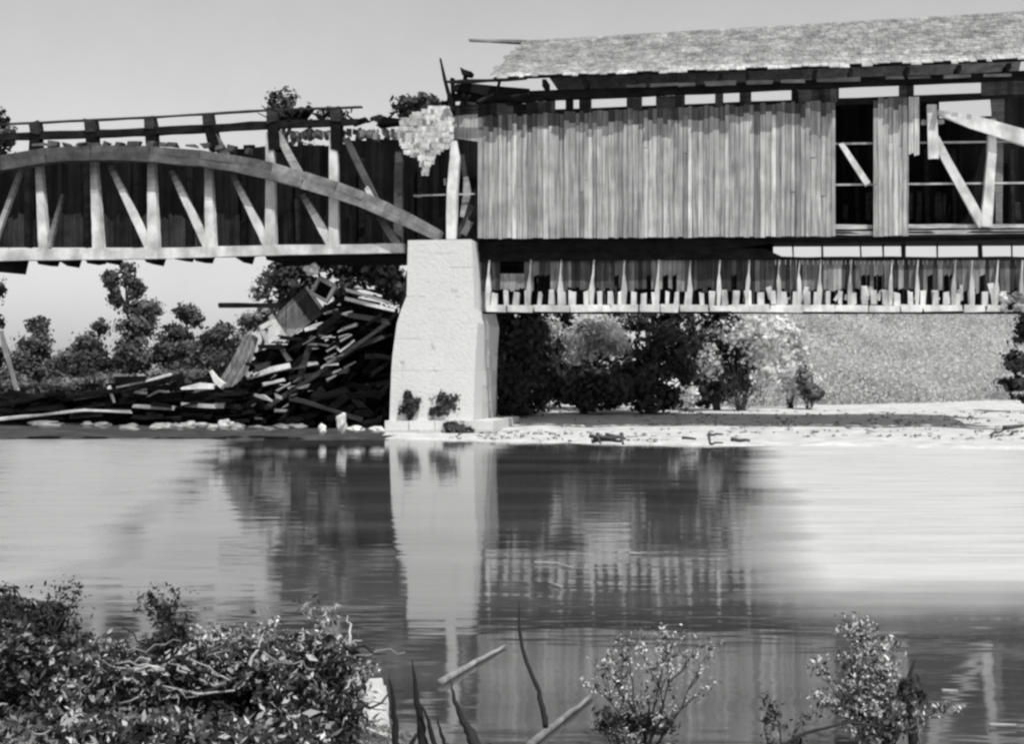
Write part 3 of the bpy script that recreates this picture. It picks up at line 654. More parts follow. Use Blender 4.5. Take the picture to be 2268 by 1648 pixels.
def farskirt(m):
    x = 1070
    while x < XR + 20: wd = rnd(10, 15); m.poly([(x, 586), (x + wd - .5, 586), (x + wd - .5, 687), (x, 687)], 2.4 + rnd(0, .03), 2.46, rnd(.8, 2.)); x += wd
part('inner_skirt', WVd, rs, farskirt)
part('rubble_end', ROCK, rs, lambda m: [m.rock(C(*[(a, .5, b) for a, b in [sz(2205 + rnd(0, 60), 664 + rnd(-8, 20), .5)]][0]), (rnd(.1, .25), .15, rnd(.08, .18)), rnd(.3, 1), k) for k in range(9)])

# ================================================================ WRECKAGE under the left span
def lerp_t(tab, v):
    for (a, x), (b, y) in zip(tab, tab[1:]):
        if v <= b: return x + (y - x) * max(0, (v - a) / (b - a))
    return tab[-1][1]
def heap_y(x): return lerp_t([(500, 930), (530, 870), (560, 800), (590, 765), (640, 745), (700, 690), (760, 652), (800, 655), (870, 690), (900, 690)], x)
def timber(label, pts, wd, t, mat=WL, tone=1., th=.16, name='fallen_timber', cat='timber', group='fallen timbers of the wrecked span'):
    m = MB(); m.bar(pts, [x * .85 for x in (wd if isinstance(wd, list) else [wd] * len(pts))], t, t + min(th, .3) * .6, tone, .03)
    return tag(m.build(name, mat), label, cat, group)
timber('long dark beam lying level, jutting left from the leaning board panel', [(483, 676), (560, 676), (640, 678)], [10, 12, 10], 2.2, WD, 3.)
timber('upper of two pale parallel beams sloping down onto the pier', [(764, 641), (868, 672)], [9, 8], 1.0)
timber('lower of two pale parallel beams sloping down onto the pier', [(764, 661), (874, 688)], [8, 7], .9)
timber('short pale stick high in the wreck, just under the square frame', [(722, 693), (749, 685)], [7, 8], 1.2, tone=.8)
timber('pale slender timber across the upper wreck, right of the leaning panel', [(676, 731), (702, 721), (755, 710)], [9, 12, 5], 1.1)
timber('short grey timber below and right of the slender pale one', [(755, 730), (790, 718)], [7, 7], 1.3, tone=.6)
timber('bent pale scrap shaped like a wide letter V in the dark wreck', [(701, 761), (730, 767), (737, 760), (753, 779), (783, 754)], [3, 8, 11, 8, 3], 1.0, tone=.75)
timber('thickest pale timber, lying across the middle of the wreck', [(562, 833), (600, 819), (640, 810)], [9, 17, 15], .9, tone=1.1)
timber('knotted pale timber continuing right from the thickest one', [(640, 817), (672, 808), (704, 804)], [8, 12, 7], 1.1)
timber('pale timber lying just below the thickest one', [(582, 853), (630, 841)], [9, 8], .9, tone=.85)
timber('small grey plank sloping down to the right, low in the wreck', [(562, 874), (584, 880), (603, 889)], [5, 9, 5], .7, tone=.6)
timber('short grey stub beside the low grey plank', [(609, 876), (624, 881)], [8, 5], .7, tone=.5)
timber('pale slanting post standing alone at the far left edge', [(2, 735), (10, 770), (36, 864)], [10, 12, 14], 3., tone=.95, name='leaning_post', cat='post')
timber('short pale stake at the left end of the low wreckage', [(240, 857), (252, 891)], [9, 8], .6, tone=1.)
timber('pale straight beam rising right, on top of the low wreckage', [(258, 858), (312, 846), (378, 829)], [6, 7, 6], .8, tone=.9)
timber('thick black beam right beneath the pale rising beam', [(292, 862), (394, 836)], [11, 13], .9, WD, 1.)
timber('white tapering plank lying level in the low wreckage', [(402, 860), (440, 854), (474, 856)], [4, 15, 11], .6, tone=1.1)
timber('white board standing on end at the foot of the curled siding', [(466, 822), (478, 842), (494, 856)], [9, 13, 18], .7, tone=1.1)
timber('grey plank low by the water, right of the middle of the low wreckage', [(402, 896), (470, 899), (497, 897)], [8, 9, 16], .4, tone=.6)
timber('grey plank low by the water, left of its twin', [(293, 899), (340, 903), (386, 904)], [7, 9, 8], .4, tone=.55)
timber('very long pale pole lying along the left water edge', [(-30, 931), (90, 920), (187, 909), (289, 912)], [6, 6, 7, 5], -1.8, tone=.85, th=.1, name='fallen_pole', cat='pole')
timber('small pale chip lying among the black low timbers', [(300, 868), (322, 871)], [9, 6], .6, tone=.8)
timber('thin pale stick crossing behind the pale chip', [(326, 878), (352, 866), (372, 868)], [4, 6, 4], .7, tone=.6)
# black timbers of the low wreckage
for i, (p, q, wd) in enumerate((((255, 842), (320, 838), 16), ((300, 885), (400, 880), 20), ((408, 880), (470, 884), 24), ((420, 845), (460, 838), 10), ((395, 830), (405, 890), 16), ((240, 893), (300, 896), 18), ((385, 905), (500, 908), 14), ((255, 870), (290, 880), 20))):
    timber(('black baulk just behind the pale rising beam', 'black baulk below the pale chip', 'widest black baulk, under the white level plank', 'short black baulk above the white level plank', 'black baulk standing on end where the rising beam stops', 'black baulk at the foot of the short pale stake', 'longest black baulk, under the two low grey planks', 'stubby black baulk right of the short pale stake')[i], [p, q], wd, .7 + i * .06, WD, .7, th=.5, group='black baulks of the low wreckage')
for lab, pts, wd, t, tn in (('long grey truss beam slanting from the water up to the pier through the wreck', [(585, 905), (700, 830), (858, 715)], [10, 12, 9], .95, .16),
        ('grey truss beam parallel to the pier beams, just under them', [(735, 690), (860, 712)], [12, 12], 1.05, .12), ('grey broken truss post standing steeply at the heart of the wreck', [(660, 850), (690, 745)], [14, 11], 1.0, .14),
        ('grey beam lying level beneath the knotted timber', [(640, 838), (770, 822)], [10, 13], 1.1, .12), ('grey splintered beam sloping down to the right at the heap foot', [(640, 880), (800, 930)], [13, 9], .9, .12),
        ('short grey post leaning left under the leaning panel', [(640, 800), (612, 755)], [12, 10], 1.15, .4), ('grey beam end poking out beneath the bent pale scrap', [(770, 775), (850, 745)], [12, 9], 1.1, .2)):
    timber(lab, pts, wd, t, WM, tn, th=.3, name='broken_beam', cat='beam')
for k in range(42):
    x = rnd(520, 770); y = rnd(max(heap_y(x), 660) + 8, min(930, 1000 - (x - 520) * .75)); L = rnd(8, 30); a = rnd(-.2, .8)
    timber('small grey splinter of wood caught in the face of the black heap', [(x, y), (x + L, y - L * math.sin(a))], [rnd(2, 6), rnd(1, 4)], .85, WL, rnd(.1, .75), group='splinters in the black heap', name='wood_splinter', cat='splinter')
# leaning siding panel with trim
pn = empty('leaning_wall_panel', C(sz(650, 754, 1.)[0], 1.2, sz(650, 754, 1.)[1]), 'board wall panel leaning at a steep angle on top of the wreck', 'wall panel', None)
def pnl(m):
    A, B_, D_, E_ = Vector((606, 702)), Vector((676, 634)), Vector((722, 690)), Vector((634, 754))
    for k in range(9):
        f0, f1 = k / 9, (k + .93) / 9; a = A.lerp(E_, f0); b = B_.lerp(D_, f0); c = B_.lerp(D_, f1); d = A.lerp(E_, f1); r1, r2 = rnd(-3, 3), rnd(-2, 2)
        mid0, mid1 = a.lerp(b, .62), d.lerp(c, .58 + rnd(-.03, .03))
        m.poly([tuple(a), tuple(mid0), tuple(mid1), tuple(d)], 1.3 + rnd(0, .03), 1.38, rnd(.6, .95))
        m.poly([tuple(mid0), (b.x, b.y), (c.x, c.y), tuple(mid1)], 1.33 + rnd(0, .03), 1.4, rnd(.06, .14))
part('boards', WV, pn, pnl)
part('edge_trim', WL, pn, lambda m: m.bar([(598, 697), (632, 756)], [11, 12], 1.15, 1.29, 1., .02))
part('edge_trim', WM, pn, lambda m: m.bar([(677, 634), (716, 690)], [5, 6], 1.15, 1.29, 1.2, .02))
def frame(name, label, cx, cy, rw, rh, ang, wdt, tone, t):
    m = MB(); c, s_ = math.cos(ang), math.sin(ang)
    P = [(cx + x * c - y * s_, cy + x * s_ + y * c) for x, y in ((-rw, -rh), (rw, -rh), (rw, rh), (-rw, rh))]
    for i in range(4): m.bar([P[i], P[(i + 1) % 4]], wdt * rnd(.8, 1.2), t + i * .012, t + .2, tone * rnd(.7, 1.1), .02)
    tag(m.build(name, WL), label, 'frame')
    b = MB(); b.poly(P, t + .5, t + .6, .6); return b
frame('broken_window_frame', 'square pale window frame around a black hole at the top of the wreck', 714, 641, 20, 19, .5, 8, .7, 1.0).build('hole_shade', WD) and None
tag(bpy.data.objects['hole_shade'], 'black board standing in for the shade inside the square pale window frame', 'board')  # black sheet added to stand for the shade in the frame's hole
frame('broken_crate_frame', 'small splintered white frame at the lower left edge of the leaning panel', 596, 735, 13, 17, -.45, 9, 1.05, 1.)
bpy.data.objects.new  # noqa
tag((lambda m: (m.rock(W(692, 597, 50.), (.26, .2, .2), 1.15, 3), m.build('torn_sheet_scrap', TIN))[1])(MB()), 'rounded white scrap perched on the very top of the wreck', 'scrap')
# curled siding
def curl(m):
    T_ = [(541, 742), (549, 741), (557, 741), (565, 744), (571, 750)]; B2 = [(484, 846), (492, 852), (502, 858), (515, 856), (545, 832)]; mid = [(512, 800), (524, 800), (535, 800), (546, 800), (560, 790)]
    for i in range(4):
        for k in range(3):
            g = (k + .0) / 3; g2 = (k + .92) / 3
            def ip(L, f): a, b = L[i], L[i + 1]; return (a[0] + (b[0] - a[0]) * f, a[1] + (b[1] - a[1]) * f)
            tn = rnd(.45, 1.1); t = 1.2 + i * .12 + k * .04
            m.poly([ip(T_, g), ip(T_, g2), ip(mid, g2), ip(mid, g)], t, t + .05, tn); m.poly([ip(mid, g), ip(mid, g2), ip(B2, g2), ip(B2, g)], t + .01, t + .06, tn * 1.2)
tag((lambda m: (curl(m), m.build('curled_siding', WV))[1])(MB()), 'curved grey sheet of siding boards slumped against the left of the wreck', 'siding')
# dark heap: near-black timber colour also carries the shade under the span
hp = MB()
def heap_top(x): return lerp_tab([(500, 930), (530, 870), (560, 800), (590, 765), (640, 745), (700, 690), (760, 652), (800, 655), (870, 690), (900, 690)], x)
for k in range(12):
    x = 515 + k * 31; y = max(heap_top(x), heap_top(x + 31)) + 6; hp.poly([(x, y), (x + 32, y), (x + 32, 975), (x, 975)], 2.4 + rnd(0, .3), 5.5, .35)
for k in range(300):
    x = rnd(505, 872); top = heap_top(x); y = rnd(top, 955); t = rnd(.9, 2.6); a = rnd(-.2, .9) if random.random() < .8 else rnd(-1.5, 1.5); L = rnd(20, 75)
    dx, dy = L / 2 * math.cos(a), L / 2 * math.sin(a)
    x = min(x, 878 - dx)
    if y - dy < heap_top(min(x + dx, 890)) - 4: dy = 0
    hp.bar([(x - dx, min(y + dy, 960)), (x + dx, y - dy)], rnd(4, 17), t, t + rnd(.06, .25), rnd(.2, 1.1) if random.random() < .96 else rnd(2, 4), .03)
tag(hp.build('wreckage_heap', WD), 'tangled black heap of burnt timbers, darkened for shade, against the left side of the pier', 'wreckage', None, 'stuff')
lp = MB()
for k in range(150):
    x = rnd(-30, 520); y = rnd(868, 926) if x < 260 else rnd(850, 935); t = rnd(.2, 2.); L = rnd(30, 90); a = rnd(-.15, .25)
    lp.bar([(x - L / 2, min(y + L / 2 * math.sin(a), 945)), (x + L / 2, y - L / 2 * math.sin(a))], rnd(4, 12), t, t + rnd(.1, .4), rnd(.3, 1.2), .04)
for k in range(18): x = -40 + k * 31; lp.poly([(x, 872 + rnd(0, 8)), (x + 32, 872 + rnd(0, 8)), (x + 32, 948), (x, 948)], 2.1, 3.5, .4)
tag(lp.build('burnt_timber_bank', WD), 'low black bank of burnt planks along the left shore', 'wreckage', None, 'stuff')

# ================================================================ ROCKS
def rock(px, py, rx, ry, label, group, tone=1., Y=None):
    Yv = Y or (44.5 if px < 850 else CAMZ * F / (py + ry - HZ)); k = Yv / F; m = MB()
    if group: rx *= rnd(.8, 1.7); ry *= rnd(.45, .9); py += rnd(-1, 5)
    m.rock(W(px, py, Yv), (rx * k, max(rx, ry) * k * .9, ry * k), tone, random.random() * 50)
    tag(m.build('rock', ROCK, None, True), label, 'rock', group)
for x, y, rx, ry in ((352, 942, 13, 11), (375, 940, 12, 8), (398, 943, 11, 9), (420, 940, 15, 10), (447, 941, 12, 9), (470, 943, 11, 9), (498, 940, 18, 14), (524, 942, 17, 14)):
    rock(x, y, rx, ry, 'pale rock in the row at the water edge left of the wreck heap', 'pale rocks at the left water edge', rnd(.45, 1.05))
for x, y, rx, ry in ((572, 944, 14, 8), (600, 946, 12, 6), (628, 945, 14, 9), (655, 944, 13, 9)):
    rock(x, y, rx, ry, 'dull grey rock at the water edge in front of the black heap', 'dull rocks before the heap', .35)
rock(713, 951, 9, 10, 'small round white rock alone in front of the black heap', None, 1.3, 44)
rock(757, 935, 10, 21, 'tall white rock standing upright in front of the black heap', None, 1.3, 43.8)
rock(787, 951, 17, 7, 'flat white rock touching the tall white one', None, 1.25, 44)
rock(832, 952, 15, 7, 'flat white rock nearest the left corner of the pier', None, 1.1, 44)
for x, y, rx, ry in ((108, 938, 24, 8), (196, 938, 20, 9), (225, 942, 18, 10), (288, 942, 14, 10)):
    rock(x, y, rx, ry, 'low grey boulder under the long pale pole at left', 'grey boulders under the pole', .4)
for x, y in ((1100, 945), (1125, 940), (1142, 952), (1168, 948), (1195, 960), (1225, 955), (1245, 962), (1270, 957), (1108, 962), (1290, 970)):
    rock(x, y, rnd(5, 10), rnd(3, 6), 'small rock scattered on the pale sand just right of the pier', 'small rocks on the sandbar', rnd(.35, .9))
Vs, Ts = [], []
for k in range(650):
    x = rnd(-2, 26); y = shore_far(x) + rnd(.3, 1) ** 1.5 * 22; 
    if x < 5 and random.random() < .5: y = shore_far(x) + rnd(.3, 5)
    r = rnd(.03, .12); V, T = leafcloud([(Vector((x, y, gz(x, y) + .02)), (r * 2, r, r * .4))], 8, .05, nsub=3, tone=(.2, 1.6)); Vs.append(V); Ts.append(T)
o = cloud_obj('sandbar_litter', (np.concatenate(Vs), np.concatenate(Ts)), LMD, None, Vector((10, 45, .3))); tag(o, 'sparse weeds and litter scattered over the pale sandbar', 'weeds', None, 'stuff')
# driftwood on the sandbar
def drift(label, px, py, parts, tone=.3, mat=WM, name='driftwood_log'):
    root_m = MB()
    Yv = (CAMZ - .2) * F / (py + 5 - HZ)
    for (x0, y0, x1, y1, r) in parts: limb(root_m, W(x0, y0, Yv), W(x1, y1, Yv + rnd(-.4, .4)), r * Yv / F, r * Yv / F * .6, 5, .05, tone)
    tag(root_m.build(name, mat, None, True), label, 'driftwood')
drift('dark tangled drift logs at the sandbar edge, largest of the sandbar driftwood', 1345, 970, [(1305, 965, 1385, 972, 5), (1310, 978, 1380, 977, 5), (1322, 960, 1330, 982, 4), (1375, 960, 1380, 984, 5), (1340, 962, 1370, 968, 4)])
drift('bracket shaped dark drift branch left of the small dark log', 1582, 970, [(1568, 963, 1600, 962, 3), (1568, 963, 1572, 983, 4), (1572, 983, 1600, 981, 3)])
drift('small dark drift log on the middle of the sandbar edge', 1640, 974, [(1618, 973, 1660, 976, 5)])
drift('tiny dark drift stick between the tangled logs and the bracket branch', 1525, 970, [(1512, 970, 1540, 972, 4)])
drift('curved dark drift branch far out at the right end of the sandbar', 2228, 957, [(2192, 966, 2225, 950, 3), (2222, 948, 2266, 943, 6), (2192, 968, 2232, 970, 4), (2228, 970, 2246, 956, 3)], .25)

# ================================================================ TREES BEHIND, LEFT
def Tz(px, Y): return Vector(((px - CX) / F * Y, Y, gz((px - CX) / F * Y, Y) - .1))
def ltree(label, px, Y, es, n, size, mat=LFAR, **kw): return tree('tree', label, 'tree', Tz(px, Y), [ell(x, y, Y, a, b) for x, y, a, b in es], n, size, mat, 'trees on the far left bank', .3, **kw)
ltree('tree with a tuft-like square top, leftmost of the far left bank', 84, 125, [(84, 718, 22, 20), (78, 765, 34, 30), (60, 810, 36, 34), (95, 830, 40, 34), (40, 840, 30, 26)], 7000, .26)
ltree('low round tree right of the tuft-topped tree', 140, 130, [(140, 812, 34, 26), (160, 838, 40, 24), (120, 845, 30, 20)], 5000, .26)
ltree('medium dark tree left of the tallest one', 205, 122, [(222, 725, 16, 16), (195, 765, 34, 26), (170, 800, 34, 28), (215, 812, 40, 36), (200, 845, 40, 22)], 7000, .26)
tall = ltree('tallest thin tree, forking up to the underside of the truss', 300, 118, [(285, 610, 14, 24), (300, 640, 16, 24), (245, 622, 16, 22), (256, 660, 14, 22), (275, 595, 8, 16), (315, 690, 34, 28), (300, 725, 38, 26), (292, 775, 38, 36), (320, 800, 30, 26), (275, 815, 30, 28)], 9000, .25)
ltree('tree with a lone high clump, right of the tallest one', 410, 124, [(412, 690, 24, 18), (432, 708, 18, 16), (390, 740, 34, 20), (370, 775, 34, 26), (420, 775, 38, 26), (400, 815, 48, 28)], 7000, .26)
ltree('dark tree closest to the curled siding', 468, 110, [(490, 735, 22, 18), (470, 765, 28, 28), (450, 800, 32, 26), (490, 800, 30, 28), (430, 835, 40, 20), (500, 840, 30, 22)], 7000, .25)
ltree('pale loose tree rising directly behind the level dark beam', 560, 112, [(560, 715, 30, 22), (525, 760, 30, 30), (600, 690, 26, 26), (575, 650, 22, 14), (600, 620, 28, 18)], 2600, .24, LMD)
for (x, y, rx, ry, lab) in ((30, 850, 40, 20, 'pale scrub at the foot of the leftmost far tree'), (250, 846, 60, 18, 'pale scrub at the foot of the tallest far tree'), (380, 842, 60, 18, 'pale scrub below the tree with a lone high clump'), (150, 852, 60, 16, 'pale scrub at the foot of the low round tree')):
    bush('scrub_bush', lab, 'bush', Tz(x, 100), [ell(x, y, 100, rx, ry)], 3000, .2, LMD, 'scrub along the far left bank')
# tall trees close behind the wrecked span
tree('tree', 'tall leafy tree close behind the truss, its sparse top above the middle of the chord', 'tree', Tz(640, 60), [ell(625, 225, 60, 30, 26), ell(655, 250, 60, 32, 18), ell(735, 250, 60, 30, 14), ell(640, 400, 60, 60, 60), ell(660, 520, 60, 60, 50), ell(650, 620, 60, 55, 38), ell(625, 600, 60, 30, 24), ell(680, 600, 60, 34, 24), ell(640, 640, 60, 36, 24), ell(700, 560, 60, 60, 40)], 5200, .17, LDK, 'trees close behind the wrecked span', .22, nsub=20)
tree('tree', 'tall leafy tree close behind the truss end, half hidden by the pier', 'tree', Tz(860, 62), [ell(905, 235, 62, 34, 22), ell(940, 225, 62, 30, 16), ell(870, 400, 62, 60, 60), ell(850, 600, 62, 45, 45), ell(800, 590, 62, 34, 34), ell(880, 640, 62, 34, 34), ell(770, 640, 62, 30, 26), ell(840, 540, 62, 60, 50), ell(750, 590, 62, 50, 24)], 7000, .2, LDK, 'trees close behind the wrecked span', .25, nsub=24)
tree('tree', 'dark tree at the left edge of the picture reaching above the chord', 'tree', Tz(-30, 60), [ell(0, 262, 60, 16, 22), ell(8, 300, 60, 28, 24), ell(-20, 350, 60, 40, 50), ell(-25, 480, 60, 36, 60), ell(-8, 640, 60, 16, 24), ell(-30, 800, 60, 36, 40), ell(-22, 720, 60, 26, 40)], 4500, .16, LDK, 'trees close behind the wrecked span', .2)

# ================================================================ TREES BEHIND, RIGHT
def rtree(label, px, Y, es, n, size, mat, nm='tree', **kw): return tree(nm, label, 'tree', Tz(px, Y), [ell(x, y, Y, a, b) for x, y, a, b in es], n, size, mat, kw.pop('group', 'trees behind the covered span'), .2, **kw)
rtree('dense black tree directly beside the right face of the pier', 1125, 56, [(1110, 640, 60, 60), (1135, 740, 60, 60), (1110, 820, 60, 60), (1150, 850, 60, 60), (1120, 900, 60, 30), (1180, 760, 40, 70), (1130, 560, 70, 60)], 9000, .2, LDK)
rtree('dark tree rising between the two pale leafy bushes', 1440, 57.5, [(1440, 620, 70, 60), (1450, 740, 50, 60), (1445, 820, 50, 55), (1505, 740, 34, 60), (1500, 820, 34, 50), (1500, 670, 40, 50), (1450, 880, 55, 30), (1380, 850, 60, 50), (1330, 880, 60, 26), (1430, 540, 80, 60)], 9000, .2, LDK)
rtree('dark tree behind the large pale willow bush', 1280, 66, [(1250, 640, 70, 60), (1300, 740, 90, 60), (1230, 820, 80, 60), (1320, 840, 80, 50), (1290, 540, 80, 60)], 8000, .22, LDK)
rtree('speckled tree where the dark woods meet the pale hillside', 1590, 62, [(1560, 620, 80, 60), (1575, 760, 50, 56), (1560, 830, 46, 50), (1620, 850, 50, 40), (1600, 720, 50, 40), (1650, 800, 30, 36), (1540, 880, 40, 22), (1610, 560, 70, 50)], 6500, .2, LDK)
def rbush(label, px, Y, es, n, size, mat, **kw): return bush('bush', label, 'bush', Tz(px, Y), [ell(x, y, Y, a, b) for x, y, a, b in es], n, size, mat, 'bushes on the bank behind the covered span', **kw)
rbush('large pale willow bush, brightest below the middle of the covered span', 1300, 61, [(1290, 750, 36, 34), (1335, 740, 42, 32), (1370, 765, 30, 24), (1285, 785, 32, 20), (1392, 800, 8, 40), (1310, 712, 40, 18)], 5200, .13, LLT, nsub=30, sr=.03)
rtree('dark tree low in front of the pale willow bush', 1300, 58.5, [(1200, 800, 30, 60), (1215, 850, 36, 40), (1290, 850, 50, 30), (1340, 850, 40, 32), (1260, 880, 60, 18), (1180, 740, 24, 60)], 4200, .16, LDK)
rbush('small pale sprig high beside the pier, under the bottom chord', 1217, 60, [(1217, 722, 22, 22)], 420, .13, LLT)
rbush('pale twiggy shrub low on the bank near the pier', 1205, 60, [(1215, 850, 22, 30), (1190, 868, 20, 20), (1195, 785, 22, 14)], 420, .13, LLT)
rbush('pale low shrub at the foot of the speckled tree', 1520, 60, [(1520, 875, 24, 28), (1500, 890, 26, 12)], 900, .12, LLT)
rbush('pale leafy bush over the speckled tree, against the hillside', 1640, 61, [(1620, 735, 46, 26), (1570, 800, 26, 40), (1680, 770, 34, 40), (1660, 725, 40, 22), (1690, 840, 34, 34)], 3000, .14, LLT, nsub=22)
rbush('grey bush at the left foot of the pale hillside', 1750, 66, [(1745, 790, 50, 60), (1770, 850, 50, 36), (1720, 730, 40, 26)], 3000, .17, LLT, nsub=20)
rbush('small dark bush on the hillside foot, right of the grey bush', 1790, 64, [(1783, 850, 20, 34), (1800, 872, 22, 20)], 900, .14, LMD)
tree('tree', 'dark branch-heavy tree leaning in at the right edge above the sand', 'tree', Tz(2330, 60), [ell(2262, 800, 60, 34, 26), ell(2252, 850, 60, 40, 18), ell(2280, 740, 60, 36, 26), ell(2300, 690, 60, 40, 40), ell(2300, 880, 60, 50, 16)], 3600, .17, LDK, None, .2)
# scrub clothing the hillside: one mass
Vs, Ts = [], []
for k in range(1700):
    px = rnd(1600, 2420); Y = rnd(66, 84) if k % 3 == 0 else rnd(72, 142); x = (px - CX) / F * Y
    if Y < 66 + max(0, x - 5) * .9 - 2: continue
    z = gz(x, Y)
    r = rnd(.8, 2.8); tc_ = rnd(.72, 1.12); V, T = leafcloud([(Vector((x, Y, z + r * .25)), (r * 1.3, r, r * .85))], int(110 + 90 * r), .14, nsub=22, tone=(tc_ * .93, tc_ * 1.07), tj=.08, clump=.2); Vs.append(V); Ts.append(T)
o = cloud_obj('hillside_scrub', (np.concatenate(Vs), np.concatenate(Ts)), LHAZE, None, Vector((20, 90, 5))); tag(o, 'pale sunlit scrub covering the hillside beyond the sandbar', 'scrub', None, 'stuff')
# plants at the pier foot
def Y0(t): return 47.
for lab, es, n in (('small dark bush at the pier foot, left of its larger neighbour', [(905, 903, 20, 16), (903, 880, 9, 14), (915, 888, 14, 10)], 800),
                   ('larger round dark bush growing before the pier foot', [(978, 885, 24, 18), (998, 880, 20, 18), (985, 905, 28, 18), (965, 912, 16, 12)], 1500),
                   ('low sprawling dark bush on the pier footing right at the water', [(1010, 950, 26, 14), (1032, 955, 24, 9), (1000, 942, 14, 9)], 900)):
    bush('bush', lab, 'bush', W(es[0][0], es[0][1] + es[0][3] + 8, 48.0 if '950' not in str(es[0]) else 47.4), [ell(x, y, 48.0 if es[0][1] != 950 else 47.4, a, b) for x, y, a, b in es], n, .1, LDK, 'bushes at the pier foot', sr=.012)

# ================================================================ FOREGROUND
def near_pt(px, py): Y = 8.; return W(px, py, Y)
STUB = 0
def nbush(label, es, n, size, mat=LNEAR, name='bush', Y=7.5, stems=8, sr=.006, bark=BARK, cat='bush', base=None, group='brush on the near bank', **kw):
    x, y, a, b = base or es[0]; bp = W(x, y, Y); bp.z = gz(bp.x, bp.y) - .02
    curls = kw.pop('curls', 0)
    r = bush(name, label, cat, bp, [ell(px, py, Y + rnd(-.3, .3), rx, ry) for px, py, rx, ry in es], n, size, mat, group, bark, stems, sr, **kw)
    if curls:
        r['_base'] = tuple(bp); m = MB()
        for k in range(curls):
            px, py, rx, ry = random.choice(es); Yc = Y - rnd(-.1, .45); c = W(px + rnd(-1, 1) * rx, py + rnd(-1, 1) * ry, Yc)
            w0 = rnd(.0012, .0024); st = rnd(.008, .018); p = c.copy(); an = rnd(0, 6.3); pts = [p.copy()]; cv = rnd(-.9, .9)
            for i in range(random.randint(3, 8)):
                an += cv + rnd(-.5, .5); cv += rnd(-.5, .5); p += Vector((math.cos(an), rnd(-.6, .6), math.sin(an))) * st; pts.append(p.copy())
            n_ = len(pts); m.tube(pts, [w0 * (.4 + math.sin(math.pi * (i + .5) / n_)) for i in range(n_)], 4, rnd(.3, 1.3) if random.random() < .7 else .05)
        m.build('dry_tendrils', BARKL, r, True)['kind'] = 'stuff'
    return r
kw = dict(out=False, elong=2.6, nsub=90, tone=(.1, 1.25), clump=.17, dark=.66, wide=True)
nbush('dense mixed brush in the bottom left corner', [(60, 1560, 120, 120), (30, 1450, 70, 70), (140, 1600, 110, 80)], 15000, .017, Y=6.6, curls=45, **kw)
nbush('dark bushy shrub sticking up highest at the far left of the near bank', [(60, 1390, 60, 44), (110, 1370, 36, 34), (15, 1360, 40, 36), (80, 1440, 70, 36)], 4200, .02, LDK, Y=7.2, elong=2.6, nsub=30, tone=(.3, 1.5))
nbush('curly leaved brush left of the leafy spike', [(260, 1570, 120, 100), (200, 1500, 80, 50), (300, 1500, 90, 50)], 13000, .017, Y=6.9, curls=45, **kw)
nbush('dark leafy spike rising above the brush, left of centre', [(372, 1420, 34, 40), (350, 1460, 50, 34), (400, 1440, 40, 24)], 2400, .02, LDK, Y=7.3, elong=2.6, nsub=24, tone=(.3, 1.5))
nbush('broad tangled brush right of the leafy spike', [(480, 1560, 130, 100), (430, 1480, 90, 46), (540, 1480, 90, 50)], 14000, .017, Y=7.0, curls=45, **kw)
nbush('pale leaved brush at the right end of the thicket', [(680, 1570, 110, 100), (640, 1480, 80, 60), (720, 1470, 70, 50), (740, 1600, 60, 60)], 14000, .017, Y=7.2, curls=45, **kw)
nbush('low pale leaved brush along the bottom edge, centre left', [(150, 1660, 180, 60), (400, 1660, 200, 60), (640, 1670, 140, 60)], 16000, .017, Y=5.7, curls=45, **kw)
dk = MB()
for k in range(260):
    px = rnd(-20, 780); py = rnd(1430, 1660); Yv = rnd(6.4, 8.); a = rnd(-.5, 3.4); L = rnd(30, 150)
    limb(dk, W(px, py, Yv), W(px + L * math.cos(a), py - L * math.sin(a) * .6, Yv + rnd(-.3, .3)), rnd(2, 5) * Yv / F, 1.2 * Yv / F, 6, .07, rnd(.3, 1.) if random.random() < .6 else rnd(5, 9))
tag(dk.build('thicket_twigs', BARK, None, True), 'tangle of bare twigs running through the near left thicket', 'twigs', None, 'stuff')
def stick(label, pts, wd, Y, mat, name, cat, tone=1., group=None, seg=8):
    m = MB(); P = [W(x, y, Y) for x, y in pts]; rs_ = wd if isinstance(wd, list) else [wd] * len(pts)
    Q, q_ = [], []
    for i in range(len(P) - 1):
        for k in range(4): Q.append(P[i].lerp(P[i + 1], k / 4) + Vector((rnd(-1, 1), rnd(-1, 1), 0)) * .0045 * (1 if i + k else 0)); q_.append((rs_[i] + (rs_[i + 1] - rs_[i]) * k / 4) * rnd(.85, 1.1))
    P = Q + [P[-1]]; rs_ = q_ + [rs_[-1]]
    m.tube(P, [r * Y / F / 2 for r in rs_], seg, tone); return tag(m.build(name, mat, None, True), label, cat, group)
stick('long pale bare branch lying across the top of the thicket', [(300, 1560), (360, 1545), (450, 1530), (560, 1512)], [5, 8, 7, 3], 6.9, BARKL, 'branch', 'branch', 1.1)
stick('short pale bare branch crossing above the long one', [(360, 1520), (440, 1538), (520, 1530)], [4, 7, 4], 6.8, BARKL, 'branch', 'branch', 1.1)
stick('pale bare branch at the right of the thicket', [(660, 1548), (720, 1540), (740, 1530)], [6, 6, 3], 6.9, BARKL, 'branch', 'branch', 1.)
